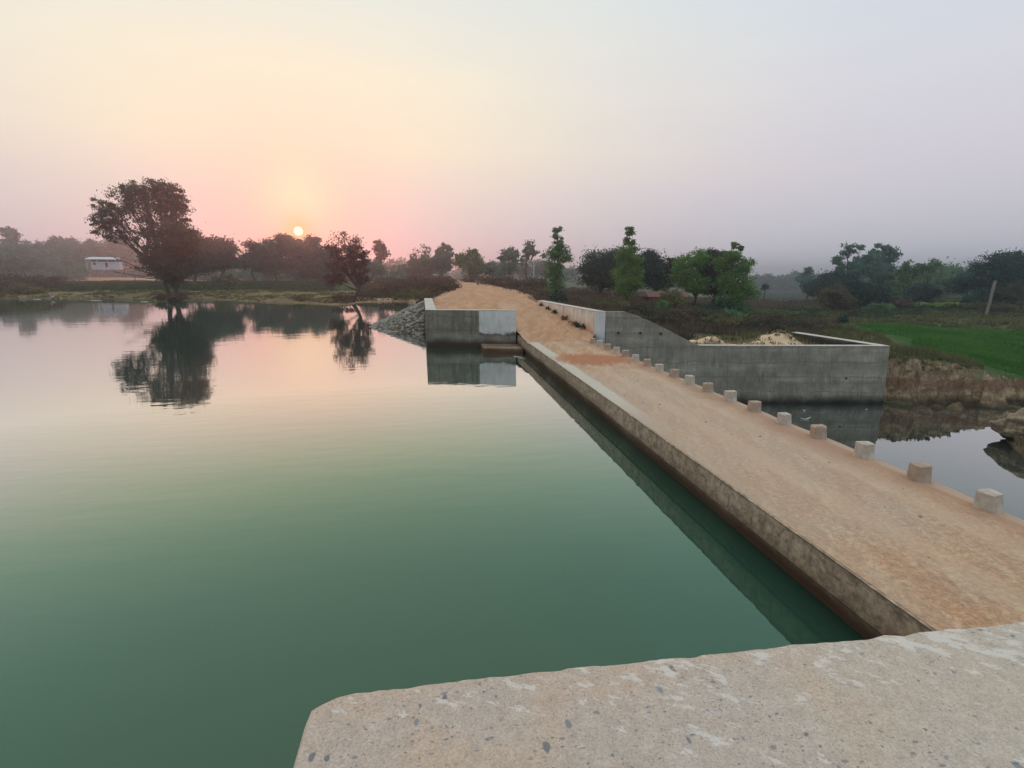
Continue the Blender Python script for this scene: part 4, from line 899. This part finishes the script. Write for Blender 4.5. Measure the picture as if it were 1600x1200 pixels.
T('airy_tree', 'tall tree with double clumped top in the right-hand grove', 'tree', 1378, 108, [(1380, 390, 14, 9, .8), (1370, 402, 16, 9, .9), (1392, 402, 12, 14, .9), (1358, 412, 22, 16, 1.1), (1362, 425, 26, 14, 1.1), (1385, 425, 18, 14, 1)], 'far', tr=.35, dens=1.1, by=478, clump=.3)
T('dark_tree', 'black-green tree mass in front of the right-hand grove', 'tree', 1350, 85, [(1345, 462, 24, 18, 1.3), (1362, 462, 20, 20, 1.2), (1330, 450, 20, 14, 1.1)], 'mango', tr=.35, dens=2.0, by=488)
T('brown_tree', 'small brownish domed tree on a short trunk beside the green field', 'tree', 1303, 78, [(1305, 458, 20, 11, 1.2), (1298, 468, 16, 12, 1.2), (1315, 472, 16, 12, 1.1)], 'brown', tr=.2, dens=1.7, by=492)
T('slim_tree', 'slim green tree with a knobbly top right of the tall double-topped one', 'tree', 1420, 105, [(1421, 415, 12, 9, .9), (1412, 425, 10, 8, .8), (1430, 424, 9, 7, .7), (1418, 442, 16, 14, .8)], 'mid', tr=.2, dens=1.1, by=478)
T('slim_tree', 'slim tree leaning right with a slanted flat tuft', 'tree', 1445, 100, [(1464, 411, 9, 6, .9), (1452, 417, 9, 6, .8), (1440, 416, 7, 4, .6), (1450, 428, 12, 6, .6)], 'mid', tr=.24, dens=1.0, by=480)
for lab, x, D, bl in (('soft green tree behind the two slim trees', 1440, 135, [(1430, 438, 28, 20), (1462, 434, 26, 18)]), ('hazy green tree left of the big domed tree', 1482, 140, [(1485, 430, 20, 16), (1500, 442, 24, 18)]),
    ('grey-green tree beneath the tall double-topped tree', 1400, 130, [(1400, 452, 24, 16), (1380, 445, 20, 14)])):
    T('hazy_tree', lab, 'tree', x, D, bl, 'mid', tr=.3, dens=1.4, by=472)
T('dark_tree', 'small dark round tree below the slim leaning tree', 'tree', 1445, 88, [(1445, 458, 21, 13, 1.2), (1432, 468, 16, 9, 1)], 'mango', tr=.25, dens=1.6, by=485)
T('big_dome_tree', 'huge spreading domed tree at the right edge', 'tree', 1570, 82, [(1560, 420, 45, 24, 1), (1590, 412, 40, 18, .7), (1525, 435, 32, 20, 1), (1505, 445, 22, 14, .9), (1560, 448, 45, 20, 1.1), (1610, 440, 40, 26, .9), (1575, 402, 26, 10, .8), (1640, 425, 35, 25, .8), (1540, 415, 22, 12, 1)], 'mango', tr=.6, dens=1.3, by=492, bare=30)
T('dark_tree', 'black-green tree in the shade below the huge domed tree', 'tree', 1520, 78, [(1520, 474, 26, 14, 1.3), (1540, 468, 20, 16, 1.1)], 'mango', tr=.3, dens=1.9, by=492)
T('dark_tree', 'dim tree at the right edge under the huge domed tree', 'tree', 1590, 76, [(1590, 475, 28, 16, 1.2), (1625, 465, 26, 24, 1.1), (1575, 460, 20, 14, .9)], 'dark', tr=.3, dens=1.7, by=492)
lb = Q(1537, 508, 66); lt = Q(1555, 440, 76); lz = P1(lb[0], lb[1])
root = setp(empty('leaning_tree', (lb[0], lb[1], lz)), 'pale bare trunk leaning in front of the huge domed tree', 'tree trunk'); V = []; Fc = []
e = np.array(lt)-np.array((lb[0], lb[1], lz)); tube(V, Fc, [(0, 0, -.2), e*.3+np.array([.1, 0, 0]), e*.65, e], [.19, .18, .2, .2], 8); mesh_obj('trunk', V, Fc, M['palebark'], root, smooth=True)
# banana plants
def banana(x, D, i):
    b0 = Q(x, 430, D); z = P1(b0[0], b0[1]); root = setp(empty('banana_plant', (b0[0], b0[1], z)), 'bright yellow-green banana plant, '+ordn[i]+' from the left in the row beyond the rice field', 'plant', 'banana plants in a row beyond the rice field')
    r = np.random.default_rng(i+90); V = []; Fc = []
    for k in range(9):
        a = r.uniform(0, 6.283); L = r.uniform(1.3, 2.2); w = .22; dr = np.array([math.cos(a), math.sin(a), 0]); sd_ = np.array([-dr[1], dr[0], 0]); b = len(V)
        for t in (0, .35, .7, 1):
            p = dr*L*t*.75+np.array([0, 0, .5+L*(t*1.0-.75*t*t)]); ww = w*(1-abs(t-.45)*1.5); V += [p-sd_*ww, p+sd_*ww]
        for q in range(3): Fc.append((b+2*q, b+2*q+1, b+2*q+3, b+2*q+2))
    mesh_obj('leaf_fan', V, Fc, LF['bright'], root)
    V = []; Fc = []; tube(V, Fc, [(0, 0, -.1), (0, 0, .9)], [.1, .06], 6); mesh_obj('stem', V, Fc, M['palebark'], root)
for i, x in enumerate((1448, 1456, 1465, 1474, 1484, 1494, 1503, 1512)): banana(x, 76+(i % 3)*1.5, i)
RS = 'low bushes between grove and rice field'
for i, (x, D, w, h, lf) in enumerate(((1395, 88, 6, 2.2, 'dark'), (1420, 84, 6, 1.8, 'scrub'), (1440, 82, 5, 1.5, 'olive'), (1380, 80, 5, 1.4, 'mid'), (1540, 74, 5, 1.6, 'olive'), (1565, 72, 5, 1.7, 'dark'), (1590, 70, 5, 1.6, 'olive'), (1340, 66, 3, 1.0, 'dark'), (1620, 70, 5, 2, 'scrub'))):
    shrub('low '+dict(dark='dark', scrub='brown', olive='olive', mid='green')[lf]+' bush beyond the rice field, '+['left of centre', 'middle', 'by the banana plants', 'below the double-topped tree', 'right of the leaning trunk', 'under the huge domed tree', 'near the right edge', 'at the field corner', 'at the picture edge'][i], x, D, w, h, lf, group=RS)
# slope bushes, individual, by the wing wall
SL = 'dark scrub bushes on the slope behind the wing wall'
for i, (x, D, w, h, lf) in enumerate(((905, 52, 4, 1.0, 'scrub'), (950, 48, 4, 1.1, 'olive'), (1010, 44, 4, 1.1, 'dark'), (1035, 39, 3, 1.1, 'dark'), (1060, 42, 4, 1.2, 'scrub'), (1095, 46, 5, 1.4, 'dark'), (1130, 42, 4, 1.1, 'olive'), (1170, 44, 5, 1.2, 'scrub'), (1205, 40, 3.2, 1.1, 'dark'), (1220, 46, 4, 1.2, 'scrub'), (1260, 44, 3.6, 1.1, 'dark'), (1295, 47, 3, .9, 'scrub'), (1145, 49, 4, 1.0, 'mid'), (1225, 36, 1.8, 1.0, 'dark'), (1325, 50, 1.2, 1.3, 'mango'))):
    shrub(('dark' if lf in ('dark', 'mango') else 'green' if lf == 'mid' else 'olive' if lf == 'olive' else 'brown')+' scrub bush on the slope behind the wing wall, '+ordn[[0, 1, 2, 3, 4, 5, 6, 8, 9, 10, 12, 13, 7, 11, 14][i]]+' from its left', x, D, w, h, lf, group=SL)
for i, (x, D) in enumerate(((765, 130), (790, 110), (812, 98), (830, 88), (846, 76), (820, 75), (800, 88), (775, 100), (740, 128), (855, 62), (838, 64))):
    shrub('dark brown scrub bush right of the dirt road, '+ordn[[10, 8, 6, 4, 2, 3, 5, 7, 9, 0, 1][i]]+' from the parapet', x, D, 6+(i % 3), 2.0+(i % 4)*.3 if D > 80 else 1.1, 'scrub', group='brown scrub bushes right of the dirt road')
# tufts along the foot of the parapet
for i, yy in enumerate((38.2, 36.4, 34.6, 32.3, 30.3, 29.6, 29.0)):
    xx = 8.45-(yy-27.4)*.063-.12; root = setp(empty('weed_tuft', (xx, yy, .8)), 'dark weed clump at the foot of the parapet, '+ordn[6-i]+' from its white end', 'weed', 'weed clumps along the foot of the parapet')
    zr = float(np.interp(yy, [25.2, 27.6, 29.4, 31.5, 34, 37, 40, 44], [.775, .9, 1.02, 1.18, 1.42, 1.68, 1.88, 2.02])); root.location.z = zr
    V, F = leaves(rng.normal(size=(8, 3))*np.array([.10, .16, .05])+np.array([0, 0, .12]), np.full((8, 3), .11), 240, .055, i+400); mesh_obj('foliage', V, F, LF['mango'], root)
# ---------------------------------------------------------------- ground cover
def tufts(name, n, pxr, Dr, hgt, leaf, ok, kindw=.0019, lean=.3, seed=1):
    r = np.random.default_rng(seed); px = r.uniform(*pxr, n); D = np.exp(r.uniform(math.log(Dr[0]), math.log(Dr[1]), n))
    p = np.array([CAM+(Fv+Rv*(a-800)/FPX+Uv*(170)/FPX)*d for a, d in zip(px, D)]); x, y = p[:, 0], p[:, 1]
    z = terrain(x, y); k = ok(x, y, z, px, D); x, y, z, D = x[k], y[k], z[k], D[k]; n = len(x); nb = 5
    X = np.repeat(x, nb)+r.normal(size=n*nb)*.10*np.repeat(D, nb)/60; Y = np.repeat(y, nb)+r.normal(size=n*nb)*.15*np.repeat(D, nb)/60
    Z = np.repeat(z, nb); Dd = np.repeat(D, nb); m = n*nb
    h = hgt*(.5+r.random(m)); a = r.uniform(0, 6.283, m); w = np.maximum(.012, Dd*kindw)*(.5+r.random(m)); l = r.normal(size=(m, 2))*lean*h[:, None]
    sx_, sy_ = np.cos(a)*w, np.sin(a)*w
    V = np.stack([np.stack([X-sx_, Y-sy_, Z-.05], 1), np.stack([X+sx_, Y+sy_, Z-.05], 1), np.stack([X+l[:, 0], Y+l[:, 1], Z+h], 1)], 1).reshape(-1, 3)
    o = mesh_obj(name, V, np.arange(3*m).reshape(-1, 3), LF[leaf]); return setp(o, kind='stuff')
dry = lambda x, y, z: ((z > .06) | (x > 8.5)) & (z > ZD+.3)
offroad = lambda x, y: embank(x, y) < 1.85
tufts('dry_scrub', 15000, (700, 1330), (31, 130), .38, 'scrub', lambda x, y, z, px, D: dry(x, y, z) & (offroad(x, y) | (D < 42)) & (x > 9) & ~((px > 1090)&(px < 1235)&(D < 36)) & (D < 42+(px-700)*.0+200) & ~((px > 1160)&(D > 60)&(D < 85)) & (px < 1295+fbm(x/2, y/2)*90), seed=2)
tufts('olive_slope_grass', 6000, (860, 1330), (32, 110), .3, 'olive', lambda x, y, z, px, D: dry(x, y, z) & (offroad(x, y) | (D < 42)) & (x > 9) & (fbm(x/14, y/14) > .0), seed=22)
def bunds():
    r = np.random.default_rng(31); V_ = []; n_ = 0
    for pl, z in (([(1170, 481), (1240, 479), (1320, 483), (1420, 490), (1640, 497)], -1.3), ([(1165, 500), (1240, 500), (1320, 497)], -1.2), ([(1310, 503), (1400, 500), (1500, 505), (1660, 510)], -1.1), ([(1180, 466), (1260, 468), (1330, 474)], -2.5), ([(1330, 522), (1460, 526), (1560, 536), (1660, 548)], -1.0)):
        w_ = [P(a, b, z)[:2] for a, b in pl]
        for a, b in zip(w_[:-1], w_[1:]):
            L = np.linalg.norm(b-a); m = int(L*16); t = r.random(m)[:, None]; q = a*(1-t)+b*t+r.normal(size=(m, 2))*.35; zz = terrain(q[:, 0], q[:, 1])
            h = r.uniform(.12, .42, m)*(.7 if z > -1.05 else 1); an = r.uniform(0, 6.28, m); w = .07+.06*r.random(m); dx, dy = np.cos(an)*w, np.sin(an)*w; l = r.normal(size=(m, 2))*.1
            V_.append(np.stack([np.stack([q[:, 0]-dx, q[:, 1]-dy, zz-.05], 1), np.stack([q[:, 0]+dx, q[:, 1]+dy, zz-.05], 1), np.stack([q[:, 0]+l[:, 0], q[:, 1]+l[:, 1], zz+h], 1)], 1).reshape(-1, 3))
    V_ = np.vstack(V_); o = mesh_obj('bund_weeds', V_, np.arange(len(V_)).reshape(-1, 3), LF['dark']); setp(o, kind='stuff')
bunds()
tufts('mound_grass', 7000, (560, 705), (62, 150), .42, 'scrub', lambda x, y, z, px, D: (z > .45) & offroad(x, y) & (x < 8), seed=3)
tufts('shore_grass', 6000, (-60, 620), (72, 110), .2, 'olive', lambda x, y, z, px, D: (z > .12) & (fbm(x/6, y/6) > -.1), seed=4)
tufts('green_crop', 9000, (50, 520), (100, 178), .3, 'crop', lambda x, y, z, px, D: (z > .3) & (fbm(x/14, y/14) > -.35), seed=5)
tufts('rice_field', 15000, (1310, 1640), (27, 75), .16, 'field', lambda x, y, z, px, D: (sdf(green_poly, x, y) > .2) & (z > -1.6) & (fbm(x/5, y/5)+.35*np.minimum(sdf(green_poly, x, y), 3) > .35), seed=6, kindw=.0016)
tufts('rough_grass', 10000, (1160, 1640), (28, 160), .3, 'olive', lambda x, y, z, px, D: (sdf(green_poly, x, y) < 0) & (z > -1.2) & ((D > 50) | (px > 1290+fbm(x/2, y/2)*60)), seed=7)
tufts('meadow_grass', 9000, (1160, 1640), (62, 125), .22, 'crop', lambda x, y, z, px, D: (fbm(x/6, y/6) > -.25), seed=41)
tufts('bank_grass', 1600, (1385, 1640), (25, 34), .10, 'olive', lambda x, y, z, px, D: (z > -1.05), seed=8)
tufts('pale_bank_grass', 420, (1552, 1680), (17.5, 22), .3, 'straw', lambda x, y, z, px, D: (z > -2.6), seed=9)
tufts('dry_sand_grass', 500, (1090, 1300), (28, 34), .14, 'straw', lambda x, y, z, px, D: (x > 14) & (x < 23) & (y > 26.6), seed=10)
# ---------------------------------------------------------------- riprap
def rocks(name, pts, sizes, mat, seed, sub=1):
    bm = bmesh.new(); bmesh.ops.create_icosphere(bm, subdivisions=sub, radius=1); bv = np.array([v.co[:] for v in bm.verts]); bf = np.array([[v.index for v in f.verts] for f in bm.faces]); bm.free()
    r = np.random.default_rng(seed); Vs = []; Fs = []
    for i, (p, s) in enumerate(zip(pts, sizes)):
        v = bv*(1+r.normal(size=(len(bv), 1))*.16); v = np.sign(v)*np.abs(v)**.75; v = v*np.array([1, r.uniform(.6, .95), r.uniform(.45, .75)])*s
        a, b = r.uniform(0, 6.283), r.normal()*.4; ca, sa = math.cos(a), math.sin(a); cb, sb = math.cos(b), math.sin(b)
        R_ = np.array([[ca, -sa, 0], [sa, ca, 0], [0, 0, 1]])@np.array([[1, 0, 0], [0, cb, -sb], [0, sb, cb]])
        Vs.append(v@R_.T+p); Fs.append(bf+i*len(bv))
    return mesh_obj(name, np.vstack(Vs), np.vstack(Fs), mat)
pts = []; r = np.random.default_rng(11)
while len(pts) < 2600:
    x = r.uniform(-8, -.9); y = r.uniform(33, 62); z = P1(x, y)
    if -.25 < z < 1.75 and x > -7.2 and embank(np.array([x]), np.array([y]))[0] > -.4 and x < -1.0: pts.append((x, y, z+.05))
o = rocks('riprap_stones', pts, r.uniform(.07, .17, len(pts)), M['stone'], 5); setp(o, kind='stuff')
pts = []
while len(pts) < 160:
    x = r.uniform(4.6, 7.6); y = r.uniform(26.6, 44) if len(pts) < 110 else r.uniform(4, 26)
    z = .775 if y < 26.6 else float(np.interp(y, [25.2, 27.6, 29.4, 31.5, 34, 37, 40, 44], [.775, .9, 1.02, 1.18, 1.42, 1.68, 1.88, 2.02]))
    if y < 26.6 and x < 5: continue
    pts.append((x, y, z))
o = rocks('road_pebbles', pts, r.uniform(.008, .028, len(pts)), M['stone'], 6); setp(o, kind='stuff')
bp = P(1634, 696, ZD); bm = bmesh.new(); bmesh.ops.create_icosphere(bm, subdivisions=5, radius=1)
vv = np.array([v.co[:] for v in bm.verts]); dd = 1+fbm(vv[:, 0]*1.3+3, vv[:, 1]*1.3+vv[:, 2]*1.7, 5)*.55+fbm(vv[:, 0]*4+3, vv[:, 2]*5+vv[:, 1], 4)*.22
for v, d_, in zip(bm.verts, dd): v.co = Vector((v.co.x*1.5*d_, v.co.y*1.3*d_, v.co.z*.95*d_+.35))
M['boulder'] = mat_plain('tan_boulder', (.17, .125, .08), (.38, .31, .21), 5.0, .95, 1.0, .12)
o = bm_obj('boulder', bm, M['boulder'], loc=tuple(bp), smooth=True); setp(o, 'tan boulder at the water edge on the right, tufted with dry grass', 'boulder')
shrub('pale dry grass clump left of the tan boulder', 1580, 21.5, 1.3, .55, 'straw', n=900)
# small stone slab by the mound, boulder bank, drift wood, flotsam
cb = Q(646, 430, 66); cz = P1(cb[0], cb[1]); bm = bmesh.new(); prism(bm, [(-.8, -.4), (.9, -.45), (.85, .5), (-.75, .4)], -.3, .35)
o = bm_obj('stone_slab', bm, M['stone'], loc=(cb[0], cb[1], cz)); bevel(o, .05); setp(o, 'small grey slab above the stone slope beside the inlet', 'slab')
V = []; Fc = []; s0 = P(803, 556.5, .01); s1 = P(821, 560, .02); s1 = np.array((4.2, s1[1], .03)); tube(V, Fc, [(0, 0, 0), (s1-s0)*.5+np.array((0, 0, .01)), s1-s0], [.012, .018, .01], 6)
o = mesh_obj('floating_stick', V, Fc, M['foam'], loc=tuple(s0)); setp(o, 'pale stick floating in the corner by the footing step', 'stick')
for i, (a, b, w) in enumerate(((58, 467.8, 1.3), (150, 469.6, 1.8), (226, 471.5, 1.2))):
    c = P(a, b, .012); V = []; Fc = []; tube(V, Fc, [(-w/2, 0, 0), (0, .06, .02), (w/2, 0, 0)], [.02, .06, .02], 6)
    o = mesh_obj('flotsam', V, Fc, M['foam'], loc=tuple(c)); setp(o, ['thin pale streak of flotsam near the left edge of the lake', 'pale streak of flotsam on the lake below the white house', 'faint flotsam left of the dark root tangle', 'thin flotsam on the lake below the sun', 'short flotsam on the lake under the domed trees'][i], 'flotsam')
for i, (a, b) in enumerate(((1258, 655.5), (1256, 642), (1353, 640))):
    c = P(a, b, ZD+.015); V = []; Fc = []; rr3 = np.random.default_rng(i)
    for k in range(4 if i == 0 else 2): d_ = rr3.normal(size=2)*(.35 if i == 0 else .12); tube(V, Fc, [(0, 0, 0), (d_[0], d_[1]*.6, .05)], [.03, .012], 5)
    o = mesh_obj('floating_twig', V, Fc, M['foam'], loc=tuple(c)); setp(o, ['forked pale twig floating in the stream behind the bollards', 'tiny pale scrap floating near the wing wall', 'small pale scrap floating near the cut bank'][i], 'twig')
eg = Q(81, 457.5, 88); V = []; Fc = []; egz = P1(eg[0], eg[1])
root = setp(empty('egret', (eg[0], eg[1], max(egz, 0))), 'small white egret standing on the left shore', 'bird')
bm = bmesh.new(); bmesh.ops.create_uvsphere(bm, u_segments=12, v_segments=8, radius=.2, matrix=Matrix.Translation((0, 0, .42))@Matrix.Rotation(-.5, 4, 'Y')@Matrix.Diagonal((1.5, .7, .75, 1)))
bmesh.ops.create_uvsphere(bm, u_segments=8, v_segments=6, radius=.05, matrix=Matrix.Translation((-.36, 0, .9))@Matrix.Diagonal((1.4, .8, .8, 1)))
bm_obj('body', bm, M['houseW'], root, smooth=True)
V = []; Fc = []; tube(V, Fc, [(-.2, 0, .5), (-.34, 0, .62), (-.27, 0, .76), (-.36, 0, .9)], [.06, .035, .03, .03], 6); mesh_obj('neck', V, Fc, M['houseW'], root)
V = []; Fc = []; tube(V, Fc, [(-.4, 0, .9), (-.54, 0, .87)], [.018, .004], 5); mesh_obj('beak', V, Fc, M['tile'], root)
for s in (-.05, .05):
    V = []; Fc = []; tube(V, Fc, [(.02, s, .32), (.0, s, .16), (.02, s, -.05)], [.014, .01, .01], 5); mesh_obj('leg', V, Fc, M['dark'], root)

# ---------------------------------------------------------------- haze
m, nt = newmat('evening_haze')
vol = nt('ShaderNodeVolumePrincipled', {'Color': (.74, .86, .93, 1), 'Density': .0010, 'Anisotropy': .74})
nt('ShaderNodeOutputMaterial', {'Volume': vol.outputs[0]})
bm = bmesh.new(); prism(bm, [(-2800, -2800), (2800, -2800), (2800, 2800), (-2800, 2800)], -16, 34)
o = bm_obj('haze', bm, m); setp(o, kind='stuff')
